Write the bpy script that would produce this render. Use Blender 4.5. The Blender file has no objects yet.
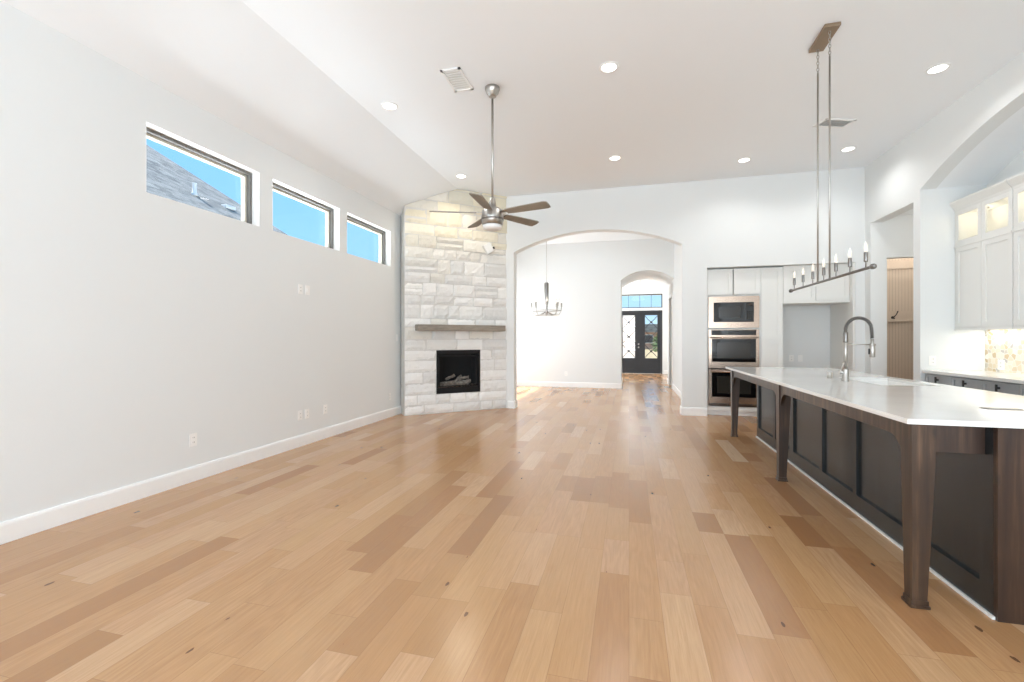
import bpy, bmesh, math, random
from mathutils import Matrix, Vector
random.seed(7)
PI = math.pi
SC = bpy.context.scene
COL = SC.collection

def lin(r, g, b):
    f = lambda v: (v/255/12.92) if v/255 <= .04045 else ((v/255+.055)/1.055)**2.4
    return (f(r), f(g), f(b), 1)

# ------------------------------------------------------------------ camera
CAM_H = 1.29
FOCAL_PX = 450.0
YAW = math.atan(117/FOCAL_PX)
cd = bpy.data.cameras.new('camera'); cam = bpy.data.objects.new('camera', cd); COL.objects.link(cam)
cd.sensor_width = 36; cd.lens = 36*FOCAL_PX/1024
cd.shift_y = -2/1024
cd.clip_start = .02; cd.clip_end = 500
cam.location = (0, 0, CAM_H); cam.rotation_euler = (PI/2, 0, YAW)
SC.camera = cam

# ------------------------------------------------------------------ view, world, sun, window light, added fill lamps
SC.view_settings.view_transform = 'Standard'
SC.view_settings.look = 'None'
SC.view_settings.gamma = 1
SC.view_settings.use_curve_mapping = False
SC.view_settings.exposure = 0.36
SC.cycles.max_bounces = 14
SC.cycles.diffuse_bounces = 9
SC.cycles.transparent_max_bounces = 16
SC.cycles.sample_clamp_indirect = 6
SC.cycles.caustics_reflective = False
SC.cycles.caustics_refractive = False
SC.cycles.use_denoising = True

world = bpy.data.worlds.new('sky'); SC.world = world; world.use_nodes = True
wn = world.node_tree.nodes; wl = world.node_tree.links; wn.clear()
w_out = wn.new('ShaderNodeOutputWorld'); w_bg = wn.new('ShaderNodeBackground')
w_tc = wn.new('ShaderNodeTexCoord'); w_sep = wn.new('ShaderNodeSeparateXYZ'); w_rmp = wn.new('ShaderNodeValToRGB')
wl.new(w_tc.outputs['Generated'], w_sep.inputs[0]); wl.new(w_sep.outputs[2], w_rmp.inputs[0])
e = w_rmp.color_ramp.elements
e[0].position = 0.0; e[0].color = lin(196, 226, 250)
e[1].position = 1.0; e[1].color = lin(110, 180, 245)
m_ = e.new(.12); m_.color = lin(150, 208, 252)
m_ = e.new(.35); m_.color = lin(128, 196, 252)
wl.new(w_rmp.outputs[0], w_bg.inputs[0]); w_bg.inputs[1].default_value = 1.05
wl.new(w_bg.outputs[0], w_out.inputs[0])

def add_light(name, kind, loc, rot, energy, color=(1, 1, 1), size=None, size_y=None, **kw):
    d = bpy.data.lights.new(name, kind); d.energy = energy; d.color = color
    if kind == 'AREA':
        d.shape = 'RECTANGLE' if size_y else 'DISK'; d.size = size
        if size_y: d.size_y = size_y
    elif kind in ('POINT', 'SPOT') and size: d.shadow_soft_size = size
    for k, v in kw.items(): setattr(d, k, v)
    o = bpy.data.objects.new(name, d); COL.objects.link(o); o.location = loc; o.rotation_euler = rot
    return o
# sun: high on the left (outside the window wall)
SUN_EL = math.radians(54)
add_light('sun', 'SUN', (-20, 10, 20), (0, -(PI/2-SUN_EL), math.radians(4)), 9.0, (1, .96, .9), angle=math.radians(.6))
# area lamps added outside the unseen rear windows, tilted up to brighten the ceiling
for wx in (-2.55, -.15, 2.25):
    add_light('rear_fill', 'AREA', (wx, -3.55, 1.6), (PI/2+math.radians(30), 0, 0), 160, (.85, .93, 1), 2.0, 2.9)
# daylight at the dining windows; foyer area lamp added at an unseen side window
add_light('daylight_dining', 'AREA', (-4.35, 10.3, 1.5), (0, -PI/2-math.radians(15), 0), 170, (.88, .94, 1), 1.7, 3.0)
add_light('foyer_fill', 'AREA', (-3.2, 15.7, 1.6), (0, -PI/2-math.radians(10), 0), 160, (.88, .95, 1), 1.8, 2.2)
add_light('porch_fill', 'AREA', (.4, 18.55, 3.65), (-PI/2+math.radians(28), 0, 0), 240, (.94, .98, 1), 2.4, 1.0)  # lamp added out of view above the transom for floor glare
# area lamps added unseen below the clerestory sills to brighten the ceiling
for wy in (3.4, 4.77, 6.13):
    add_light('yard_fill', 'AREA', (-4.75, wy, 1.95), (0, -PI/2-math.radians(38), 0), 42, (.84, .93, 1), .9, 1.2)

# ------------------------------------------------------------------ materials
def mat(name, color=(.8, .8, .8, 1), rough=.5, metal=0, spec=None, emit=None, estr=0, coat=0):
    m = bpy.data.materials.new(name); m.use_nodes = True
    b = m.node_tree.nodes['Principled BSDF']
    b.inputs['Base Color'].default_value = color; b.inputs['Roughness'].default_value = rough
    b.inputs['Metallic'].default_value = metal
    if spec is not None: b.inputs['Specular IOR Level'].default_value = spec
    if coat: b.inputs['Coat Weight'].default_value = coat; b.inputs['Coat Roughness'].default_value = .08
    if emit: b.inputs['Emission Color'].default_value = emit; b.inputs['Emission Strength'].default_value = estr
    return m
class N:
    """small node-graph helper"""
    def __init__(s, m): s.t = m.node_tree; s.n = s.t.nodes; s.b = s.n['Principled BSDF']
    def new(s, k, **kw):
        q = s.n.new(k)
        for a, v in kw.items(): setattr(q, a, v)
        return q
    def link(s, a, b): s.t.links.new(a, b)
    def val(s, sock, v):
        if hasattr(v, 'is_output'): s.link(v, sock)
        else: sock.default_value = v
    def math(s, op, a, b=0.0, c=0.0):
        q = s.new('ShaderNodeMath', operation=op)
        s.val(q.inputs[0], a); s.val(q.inputs[1], b); s.val(q.inputs[2], c); return q.outputs[0]
    def pos(s): return s.new('ShaderNodeNewGeometry').outputs['Position']
    def objco(s): return s.new('ShaderNodeTexCoord').outputs['Object']
    def sep(s, v): q = s.new('ShaderNodeSeparateXYZ'); s.link(v, q.inputs[0]); return q.outputs
    def comb(s, x, y, z=0.0):
        q = s.new('ShaderNodeCombineXYZ'); s.val(q.inputs[0], x); s.val(q.inputs[1], y); s.val(q.inputs[2], z); return q.outputs[0]
    def scale(s, v, sc):
        q = s.new('ShaderNodeMapping'); s.link(v, q.inputs[0]); q.inputs['Scale'].default_value = sc; return q.outputs[0]
    def noise(s, v, scale, detail=3, rough=.55):
        q = s.new('ShaderNodeTexNoise'); s.link(v, q.inputs['Vector']); q.inputs['Scale'].default_value = scale
        q.inputs['Detail'].default_value = detail; q.inputs['Roughness'].default_value = rough; return q.outputs['Fac']
    def ramp(s, f, stops, interp='LINEAR'):
        q = s.new('ShaderNodeValToRGB'); s.link(f, q.inputs[0]); el = q.color_ramp.elements; q.color_ramp.interpolation = interp
        el[0].position, el[0].color = stops[0]; el[1].position, el[1].color = stops[-1]
        for p, c in stops[1:-1]: x = el.new(p); x.color = c
        return q.outputs[0]
    def mix(s, f, a, b, mode='MIX'):
        q = s.new('ShaderNodeMix', data_type='RGBA', blend_type=mode)
        s.val(q.inputs[0], f); s.val(q.inputs[6], a); s.val(q.inputs[7], b); return q.outputs[2]
    def bump(s, h, strength, dist):
        q = s.new('ShaderNodeBump'); s.link(h, q.inputs['Height']); q.inputs['Strength'].default_value = strength
        q.inputs['Distance'].default_value = dist; s.link(q.outputs[0], s.b.inputs['Normal'])
    def color(s, v): s.link(v, s.b.inputs['Base Color'])
    def roughness(s, v): s.link(v, s.b.inputs['Roughness'])

def paint(name, rgb, rough=.75, bump=.12, sc=70):
    m = mat(name, lin(*rgb), rough, spec=.25); g = N(m)
    if bump: g.bump(g.noise(g.pos(), sc, 2), bump, .004)
    return m
M = {}
M['wall'] = paint('wall_paint', (226, 229, 229))
M['ceiling'] = paint('ceiling_paint', (240, 244, 247))
M['trim'] = mat('trim_paint', lin(240, 241, 240), .42)
M['cab'] = mat('cabinet_paint_white', lin(228, 229, 226), .45)
M['cabgrey'] = mat('cabinet_paint_grey', lin(168, 172, 174), .45)
M['plastic'] = mat('white_plastic', lin(240, 240, 238), .35)
M['slot'] = mat('dark_slot', lin(40, 40, 40), .6)
M['steel'] = mat('stainless_steel', lin(186, 166, 150), .27, 1)
M['nickel'] = mat('brushed_nickel', lin(186, 183, 178), .36, 1)
M['nickeld'] = mat('dark_nickel', lin(138, 135, 132), .36, 1)
M['blackglass'] = mat('black_glass', lin(14, 14, 15), .06, coat=.3)
M['screen'] = mat('oven_window_mesh', lin(44, 42, 38), .15)
M['blackmetal'] = mat('black_metal', lin(20, 20, 22), .45, .3)
M['firebrick'] = mat('fire_chamber_lining', lin(24, 24, 25), .85)
M['bronze'] = mat('bronze_window_frame', lin(112, 110, 106), .5)
M['vinyl'] = mat('pale_window_lining', lin(226, 222, 208), .55)
M['lamp'] = mat('lit_lens', lin(255, 255, 255), .4, emit=(1, .97, .92, 1), estr=4)
M['bulb'] = mat('candle_bulb', lin(255, 245, 225), .3, emit=(1, .94, .84, 1), estr=.5)
_b = M['bulb'].node_tree.nodes['Principled BSDF']; _b.inputs['Alpha'].default_value = .3
M['frost'] = mat('frosted_glass_shade', lin(236, 236, 234), .35)
M['frostlit'] = mat('lit_glass_shade', lin(250, 245, 240), .35, emit=(1, .97, .94, 1), estr=.9)
M['quartz'] = mat('white_quartz', lin(236, 236, 233), .09)
g = N(M['quartz']); g.color(g.ramp(g.noise(g.pos(), 2.2, 5), [(.35, lin(232, 232, 229)), (.7, lin(239, 239, 237))]))
M['canopywood'] = mat('brushed_champagne_metal', lin(160, 140, 118), .38, .8)
M['doorblack'] = mat('black_iron_door', lin(30, 31, 35), .4)
M['fencewhite'] = mat('painted_stucco', lin(222, 214, 206), .9)
M['soffit'] = mat('soffit_paint', lin(226, 221, 205), .8)

# glass: clear, mirror-like at grazing angles
def glass(name, tint=(1, 1, 1, 1), rough=0.0):
    m = bpy.data.materials.new(name); m.use_nodes = True; t = m.node_tree; t.nodes.clear()
    o = t.nodes.new('ShaderNodeOutputMaterial'); x = t.nodes.new('ShaderNodeMixShader')
    a = t.nodes.new('ShaderNodeBsdfTransparent'); a.inputs[0].default_value = tint
    b = t.nodes.new('ShaderNodeBsdfGlossy'); b.inputs['Roughness'].default_value = rough
    lw = t.nodes.new('ShaderNodeLayerWeight'); lw.inputs[0].default_value = .5
    pw = t.nodes.new('ShaderNodeMath'); pw.operation = 'POWER'; pw.inputs[1].default_value = 5; t.links.new(lw.outputs['Facing'], pw.inputs[0])
    f = t.nodes.new('ShaderNodeMath'); f.operation = 'MULTIPLY_ADD'; f.inputs[1].default_value = .9; f.inputs[2].default_value = .04; t.links.new(pw.outputs[0], f.inputs[0])
    t.links.new(f.outputs[0], x.inputs[0]); t.links.new(a.outputs[0], x.inputs[1]); t.links.new(b.outputs[0], x.inputs[2])
    t.links.new(x.outputs[0], o.inputs[0]); return m
M['glass'] = glass('window_glass')
M['glass2'] = glass('cabinet_glass', (.98, .98, .97, 1))

# oak plank floor: boards of random length and tone along +Y
def floor_mat():
    m = mat('oak_plank_floor', rough=.33, spec=.8); g = N(m); p = g.sep(g.pos()); X, Y = p[0], p[1]
    W = .152
    fx = g.math('DIVIDE', X, W); row = g.math('FLOOR', fx); frx = g.math('FRACT', fx)
    def wn(*a):
        q = g.new('ShaderNodeTexWhiteNoise', noise_dimensions='2D'); g.link(g.comb(*a), q.inputs['Vector']); return q.outputs['Value']
    r1 = wn(row, 3.7)
    L = 1.5
    fy = g.math('ADD', g.math('DIVIDE', Y, L), g.math('MULTIPLY', r1, 17.3)); cell = g.math('FLOOR', fy); fry = g.math('FRACT', fy)
    r2 = wn(row, g.math('ADD', cell, .5))
    split = g.math('MULTIPLY_ADD', r2, .55, .22)
    sub = g.math('GREATER_THAN', fry, split)
    idn = g.math('ADD', g.math('MULTIPLY', cell, 2), sub)
    tone = wn(row, g.math('ADD', idn, .25)); tone2 = wn(g.math('ADD', row, 91.3), idn)
    base = g.ramp(tone, [(0, lin(152, 108, 70)), (.1, lin(170, 127, 84)), (.3, lin(184, 142, 98)), (.6, lin(192, 152, 107)), (.8, lin(196, 157, 118)), (.95, lin(202, 166, 126)), (1, lin(218, 192, 160))])
    base = g.mix(g.math('MULTIPLY', tone2, .35), base, lin(190, 140, 96))
    # grain, shifted per board
    co = g.comb(g.math('MULTIPLY_ADD', tone, 31.0, g.math('MULTIPLY', X, 1.0)), g.math('MULTIPLY_ADD', tone2, 57.0, Y), 0.0)
    g1 = g.noise(g.scale(co, (75, 3.2, 1)), 1.0, 5, .65)
    warp = g.noise(g.scale(co, (7, .9, 1)), 1.0, 2)
    cath = g.math('SINE', g.math('MULTIPLY', warp, 70.0))
    cathm = g.math('MULTIPLY', g.math('MULTIPLY_ADD', cath, .5, .5), g.math('GREATER_THAN', tone2, .55))
    base = g.mix(g.math('MULTIPLY', g.ramp(g1, [(.35, (0, 0, 0, 1)), (.72, (1, 1, 1, 1))]), .42), base, lin(156, 114, 76))
    g2 = g.noise(g.scale(co, (190, 5, 1)), 1.0, 4, .7)
    base = g.mix(g.math('MULTIPLY', g.ramp(g2, [(.48, (0, 0, 0, 1)), (.7, (1, 1, 1, 1))]), .22), base, lin(138, 98, 66))
    base = g.mix(g.math('MULTIPLY', cathm, .20), base, lin(150, 108, 74))
    # knots
    v = g.new('ShaderNodeTexVoronoi'); v.inputs['Scale'].default_value = 1.0; v.inputs['Randomness'].default_value = 1
    g.link(g.scale(co, (6.2, 2.6, 1)), v.inputs['Vector'])
    kd = g.math('MULTIPLY_ADD', g.noise(g.scale(co, (40, 20, 1)), 1.0, 2), .05, v.outputs['Distance'])
    kd = g.math('MULTIPLY_ADD', g.noise(g.scale(co, (120, 30, 1)), 1.0, 3), .05, g.math('SUBTRACT', kd, .02))
    knot = g.math('MULTIPLY', g.math('LESS_THAN', kd, .088), .8)
    halo = g.ramp(kd, [(.03, (1, 1, 1, 1)), (.22, (0, 0, 0, 1))])
    pick = g.math('GREATER_THAN', g.sep(v.outputs['Color'])[0], .2)
    base = g.mix(g.math('MULTIPLY', g.math('MULTIPLY', halo, pick), .28), base, lin(160, 108, 70))
    base = g.mix(g.math('MULTIPLY', knot, pick), base, lin(70, 44, 30))
    # seams
    dx = g.math('MULTIPLY', g.math('MINIMUM', frx, g.math('SUBTRACT', 1.0, frx)), W)
    dy = g.math('MULTIPLY', g.math('MINIMUM', g.math('MINIMUM', fry, g.math('SUBTRACT', 1.0, fry)), g.math('ABSOLUTE', g.math('SUBTRACT', fry, split))), L)
    d = g.math('MINIMUM', dx, dy)
    seam = g.math('LESS_THAN', d, .0013)
    base = g.mix(g.math('MULTIPLY', seam, .38), base, lin(120, 84, 58))
    g.color(base)
    g.roughness(g.math('MULTIPLY_ADD', g1, .12, .17))
    h = g.math('ADD', g.math('MULTIPLY', g1, .15), g.math('MULTIPLY', g.math('MINIMUM', d, .003), 200))
    g.bump(h, .14, .0012)
    return m
M['floor'] = floor_mat()

def wood(name, a, b, c, rough=.4, sc=(30, 30, 1.6), knots=True):
    m = mat(name, rough=rough); g = N(m); p = g.scale(g.pos(), sc)
    n1 = g.noise(p, 1.0, 5, .6); n2 = g.noise(g.pos(), 2.6, 2)
    f = g.math('ADD', g.math('MULTIPLY', n1, .75), g.math('MULTIPLY', n2, .3))
    col = g.ramp(f, [(.3, lin(*a)), (.52, lin(*b)), (.72, lin(*c))])
    if knots:
        v = g.new('ShaderNodeTexVoronoi'); g.link(g.scale(g.pos(), (7, 7, 3.6)), v.inputs['Vector']); v.inputs['Scale'].default_value = 1
        kd = g.math('MULTIPLY_ADD', g.noise(g.pos(), 40, 2), .06, v.outputs['Distance'])
        col = g.mix(g.math('MULTIPLY', g.ramp(kd, [(.06, (1, 1, 1, 1)), (.17, (0, 0, 0, 1))]), .75), col, lin(28, 20, 15))
    g.color(col); g.bump(n1, .15, .002); return m
M['islandwood'] = wood('dark_stained_alder', (32, 22, 15), (60, 43, 31), (104, 80, 59), .30)
M['islandwood_shaded'] = wood('shaded_reddish_alder', (30, 18, 12), (54, 36, 25), (84, 60, 43), .36)  # alder of the legs again, shade of the end put into the colour
M['islandpanel'] = wood('charcoal_stained_panel', (22, 25, 26), (33, 36, 37), (48, 50, 50), .26, knots=False)
M['fanblade'] = wood('weathered_grey_blade', (122, 116, 106), (142, 136, 124), (160, 153, 141), .5, (3, 3, 3), False)
M['mantel'] = wood('greyed_oak_beam', (112, 104, 94), (138, 129, 117), (156, 147, 134), .65, (6, 6, 40), False)

def stone_mat():
    m = mat('chopped_limestone', rough=.9, spec=.2); g = N(m)
    a = g.new('ShaderNodeAttribute', attribute_name='tone'); n = g.noise(g.pos(), 9, 5, .6); n2 = g.noise(g.pos(), 60, 4, .7)
    col = g.mix(g.math('MULTIPLY', n, .25), a.outputs['Color'], lin(216, 214, 208))
    g.color(col)
    g.bump(g.math('ADD', g.math('MULTIPLY', n2, .5), g.noise(g.pos(), 18, 4)), .55, .014); return m
M['stone'] = stone_mat()
M['mortar'] = paint('stone_mortar', (208, 207, 203), .95, .3, 90)

def mosaic():
    m = mat('marble_mosaic', rough=.2); g = N(m); v = g.new('ShaderNodeTexVoronoi'); v.inputs['Scale'].default_value = 17; v.inputs['Randomness'].default_value = .75
    g.link(g.pos(), v.inputs['Vector'])
    c = g.ramp(g.sep(v.outputs['Color'])[0], [(0, lin(200, 176, 138)), (.25, lin(226, 212, 186)), (.55, lin(238, 234, 224)), (.8, lin(226, 214, 192)), (1, lin(190, 186, 180))])
    w = g.new('ShaderNodeTexVoronoi', feature='DISTANCE_TO_EDGE'); w.inputs['Scale'].default_value = 17; w.inputs['Randomness'].default_value = .75; g.link(g.pos(), w.inputs['Vector'])
    g.color(g.mix(g.math('LESS_THAN', w.outputs['Distance'], .05), c, lin(232, 229, 222))); return m
M['mosaic'] = mosaic()

def beadboard():
    m = mat('painted_beadboard', lin(206, 192, 176), .5); g = N(m); x = g.sep(g.pos())[0]
    fr = g.math('FRACT', g.math('DIVIDE', x, .045)); d = g.math('ABSOLUTE', g.math('SUBTRACT', fr, .5))
    g.color(g.mix(g.math('MULTIPLY', g.math('LESS_THAN', d, .06), .5), lin(206, 192, 176), lin(120, 104, 90))); g.bump(g.math('MINIMUM', d, .1), .5, .02); return m
M['bead'] = beadboard()
M['locker'] = mat('locker_paint', lin(206, 192, 176), .5)

def shingles():
    m = mat('grey_asphalt_shingles', rough=.95); g = N(m); b = g.new('ShaderNodeTexBrick')
    b.inputs['Scale'].default_value = 1; b.inputs['Brick Width'].default_value = .34; b.inputs['Row Height'].default_value = .14; b.inputs['Mortar Size'].default_value = .006
    g.link(g.comb(g.sep(g.pos())[1], g.sep(g.pos())[2]), b.inputs['Vector'])
    b.inputs['Color1'].default_value = lin(84, 90, 94); b.inputs['Color2'].default_value = lin(128, 132, 132); b.inputs['Mortar'].default_value = lin(62, 66, 70)
    g.color(g.mix(g.math('MULTIPLY', g.ramp(g.noise(g.pos(), 5, 4, .7), [(.42, (0, 0, 0, 1)), (.62, (1, 1, 1, 1))]), .6), b.outputs[0], lin(150, 152, 148))); return m
M['shingle'] = shingles()
def brick(name, c1, c2, mo, axes=(0, 2)):
    m = mat(name, rough=.9); g = N(m); b = g.new('ShaderNodeTexBrick'); p = g.sep(g.pos())
    b.inputs['Scale'].default_value = 1; b.inputs['Brick Width'].default_value = .22; b.inputs['Row Height'].default_value = .075; b.inputs['Mortar Size'].default_value = .006
    g.link(g.comb(p[axes[0]], p[axes[1]]), b.inputs['Vector'])
    b.inputs['Color1'].default_value = lin(*c1); b.inputs['Color2'].default_value = lin(*c2); b.inputs['Mortar'].default_value = lin(*mo)
    g.color(b.outputs[0]); return m
M['brick'] = brick('red_brown_brick', (160, 112, 88), (188, 142, 116), (205, 195, 180))
M['palebrick'] = brick('pale_brick', (214, 196, 184), (228, 216, 206), (232, 226, 218))
M['veneer'] = brick('exterior_veneer', (196, 190, 172), (120, 116, 106), (222, 216, 200), (0, 2))
M['leaf'] = mat('leaves', lin(84, 112, 60), .7)
M['bark'] = mat('bark', lin(92, 78, 64), .9)
M['lawn'] = mat('lawn', lin(112, 134, 78), .95); g = N(M['lawn']); g.color(g.ramp(g.noise(g.pos(), 3, 5), [(.3, lin(128, 118, 84)), (.7, lin(170, 150, 118))]))
M['concrete'] = mat('porch_concrete', lin(214, 210, 202), .85)

# ------------------------------------------------------------------ mesh builder
class MB:
    def __init__(s, xf=None): s.b = bmesh.new(); s.xf = xf or Matrix()
    def _v(s, co, m=None):
        co = Vector(co)
        if m is not None: co = m @ co
        return s.b.verts.new(s.xf @ co)
    def box(s, x0, x1, y0, y1, z0, z1, m=None, bevel=0):
        if x0 > x1: x0, x1 = x1, x0
        if y0 > y1: y0, y1 = y1, y0
        if z0 > z1: z0, z1 = z1, z0
        v = [s._v((x, y, z), m) for x in (x0, x1) for y in (y0, y1) for z in (z0, z1)]
        fs = [s.b.faces.new([v[i] for i in f]) for f in ((0, 1, 3, 2), (4, 6, 7, 5), (0, 4, 5, 1), (2, 3, 7, 6), (0, 2, 6, 4), (1, 5, 7, 3))]
        if bevel:
            es = list({e for f in fs for e in f.edges})
            bmesh.ops.bevel(s.b, geom=es, offset=bevel, segments=2, affect='EDGES', profile=.6)
        return s
    def prism(s, pts, a, b, axis='y', m=None):
        """pts: outline in the two other axes, extruded from a to b along axis"""
        def P(p, t):
            if axis == 'y': return (p[0], t, p[1])
            if axis == 'x': return (t, p[0], p[1])
            return (p[0], p[1], t)
        A = [s._v(P(p, a), m) for p in pts]; B = [s._v(P(p, b), m) for p in pts]; n = len(pts)
        s.b.faces.new(A); s.b.faces.new(B[::-1])
        for i in range(n): s.b.faces.new([A[i], B[i], B[(i+1) % n], A[(i+1) % n]])
        return s
    def lathe(s, prof, c=(0, 0, 0), seg=24, m=None, smooth=True, ring=False):
        """prof: (radius, z) from bottom to top about the z axis through c"""
        rings = []
        for r, z in prof:
            if r < 1e-6: rings.append([s._v((c[0], c[1], c[2]+z), m)])
            else: rings.append([s._v((c[0]+r*math.cos(2*PI*k/seg), c[1]+r*math.sin(2*PI*k/seg), c[2]+z), m) for k in range(seg)])
        for a, b in list(zip(rings, rings[1:]))+([(rings[-1], rings[0])] if ring else []):
            for k in range(seg):
                k2 = (k+1) % seg
                q = [a[0]] if len(a) == 1 else [a[k], a[k2]]
                q += [b[0]] if len(b) == 1 else [b[k2], b[k]]
                if len(q) > 2: f = s.b.faces.new(q); f.smooth = smooth
        for R, rev in ((rings[0], True), (rings[-1], False)):
            if len(R) > 1 and not ring: s.b.faces.new(R[::-1] if rev else R)
        return s
    def tube(s, pts, r, seg=10, m=None, closed=False):
        pts = [Vector(p) for p in pts]; n = len(pts); rings = []
        rr = r if isinstance(r, (list, tuple)) else [r]*n
        ref = None
        for i, p in enumerate(pts):
            if closed: d = (pts[(i+1) % n]-pts[i-1]).normalized()
            else: d = (pts[min(i+1, n-1)]-pts[max(i-1, 0)]).normalized()
            if ref is None: ref = d.orthogonal().normalized()
            u = (ref - d*ref.dot(d)); u = u.normalized() if u.length > 1e-5 else d.orthogonal().normalized(); ref = u
            w = d.cross(u)
            rings.append([s._v(p+(u*math.cos(2*PI*k/seg)+w*math.sin(2*PI*k/seg))*rr[i], m) for k in range(seg)])
        pr = list(zip(rings, rings[1:])) + ([(rings[-1], rings[0])] if closed else [])
        for a, b in pr:
            for k in range(seg):
                k2 = (k+1) % seg; f = s.b.faces.new([a[k], a[k2], b[k2], b[k]]); f.smooth = True
        if not closed: s.b.faces.new(rings[0][::-1]); s.b.faces.new(rings[-1])
        return s
    def ball(s, c, r, m=None, sx=1, sy=1, sz=1, sub=2):
        mm = Matrix.Translation(c) @ Matrix.Diagonal((r*sx, r*sy, r*sz, 1))
        if m is not None: mm = m @ mm
        q = bmesh.ops.create_icosphere(s.b, subdivisions=sub, radius=1, matrix=s.xf @ mm)
        for v in q['verts']:
            for f in v.link_faces: f.smooth = True
        return s

WM = {}
def obj(name, mb, m, parent=None):
    bmesh.ops.recalc_face_normals(mb.b, faces=mb.b.faces[:])
    me = bpy.data.meshes.new(name); mb.b.to_mesh(me); mb.b.free()
    me.materials.append(M[m] if isinstance(m, str) else m)
    o = bpy.data.objects.new(name, me); COL.objects.link(o)
    if parent is not None:
        w = WM.get(parent.name, Matrix()); me.transform(w.inverted()); o.parent = parent; WM[o.name] = w
    return o
def struct(name, mb, m, parent=None):
    o = obj(name, mb, m, parent)
    if parent is None: o['kind'] = 'structure'
    return o
def tag(o, label, cat, group=None):
    o['label'] = label; o['category'] = cat
    if group: o['group'] = group
    return o
def single(name, mb, m, label, cat, group=None):
    """a thing made of one mesh; its origin goes to the middle of its base"""
    o = obj(name, mb, m); me = o.data
    xs = [v.co for v in me.vertices]
    c = Vector(((min(v.x for v in xs)+max(v.x for v in xs))/2, (min(v.y for v in xs)+max(v.y for v in xs))/2, min(v.z for v in xs)))
    me.transform(Matrix.Translation(-c)); o.location = c; WM[o.name] = Matrix.Translation(c)
    return tag(o, label, cat, group)
def thing(name, label, cat, loc=(0, 0, 0), group=None):
    o = bpy.data.objects.new(name, None); COL.objects.link(o); o.empty_display_size = .1
    o.location = loc; WM[o.name] = Matrix.Translation(loc)
    return tag(o, label, cat, group)
def structthing(name, loc=(0, 0, 0)):
    o = bpy.data.objects.new(name, None); COL.objects.link(o); o.location = loc; WM[o.name] = Matrix.Translation(loc); o['kind'] = 'structure'; return o
def copy_tree(o, loc=None, rot=None, label=None, parent=None):
    c = o.copy(); COL.objects.link(c)
    if parent: c.parent = parent
    if loc is not None: c.location = loc
    if rot is not None: c.rotation_euler = rot
    if label: c['label'] = label
    for ch in list(o.children): copy_tree(ch, parent=c)
    return c

# ------------------------------------------------------------------ main dimensions (metres; +Y = down the room, camera at x=0,y=0)
XL, XR, YB, ZC = -3.83, 3.535, 8.114, 3.95
YR = -3.1                      # rear wall, behind the camera
XRIDGE, ZL = -2.95, 3.425
YD = 12.05                     # far wall of the dining room
YP = 13.95                     # end of the vaulted passage
YE = 17.44                     # entrance wall
def arc(x0, x1, zs, zt, n=28):
    """segmental arch points from x0 to x1"""
    h = (x1-x0)/2; s_ = zt-zs; R = (h*h+s_*s_)/(2*s_); c = (x0+x1)/2
    return [(c-h+2*h*i/n, zt-R+math.sqrt(max(R*R-(-h+2*h*i/n)**2, 0))) for i in range(n+1)]

# floor
struct('floor', MB().box(-4.2, 6.2, YR-.2, YE+.1, -.12, 0), 'floor')
# ceiling: flat with one sloped strip along the left wall
struct('ceiling', MB().prism([(XL-.15, ZL-.09), (XL, ZL), (XRIDGE, ZC), (XR+.15, ZC), (XR+.15, ZC+.15), (XRIDGE-.1, ZC+.15), (XL-.15, ZL+.16)], YR-.15, YB+.1), 'ceiling')
# left wall with three clerestory windows
WINS = [(2.812, 3.985), (4.165, 5.365), (5.525, 6.725)]
WZ0, WZ1 = 2.49, 3.075
b = MB(); TH = .16
b.box(XL-TH, XL, YR, YB+.1, 0, WZ0); b.box(XL-TH, XL, YR, YB+.1, WZ1, ZL)
ys = [YR]+[y for w in WINS for y in w]+[YB+.1]
for i in range(0, len(ys), 2): b.box(XL-TH, XL, ys[i], ys[i+1], WZ0, WZ1)
struct('wall_left', b, 'wall')
# exterior veneer of that wall and its eaves
b = MB(); XV = XL-TH
b.box(XV-.07, XV, YR-.2, YD+.3, 0, WZ0-.03); b.box(XV-.07, XV, YR-.2, 9.2, WZ1+.02, 3.42)
for i in range(0, len(ys), 2): b.box(XV-.07, XV, ys[i]+(.02 if i else -.2), ys[i+1]-.02, WZ0-.03, WZ1+.02)
b2 = MB()
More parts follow.
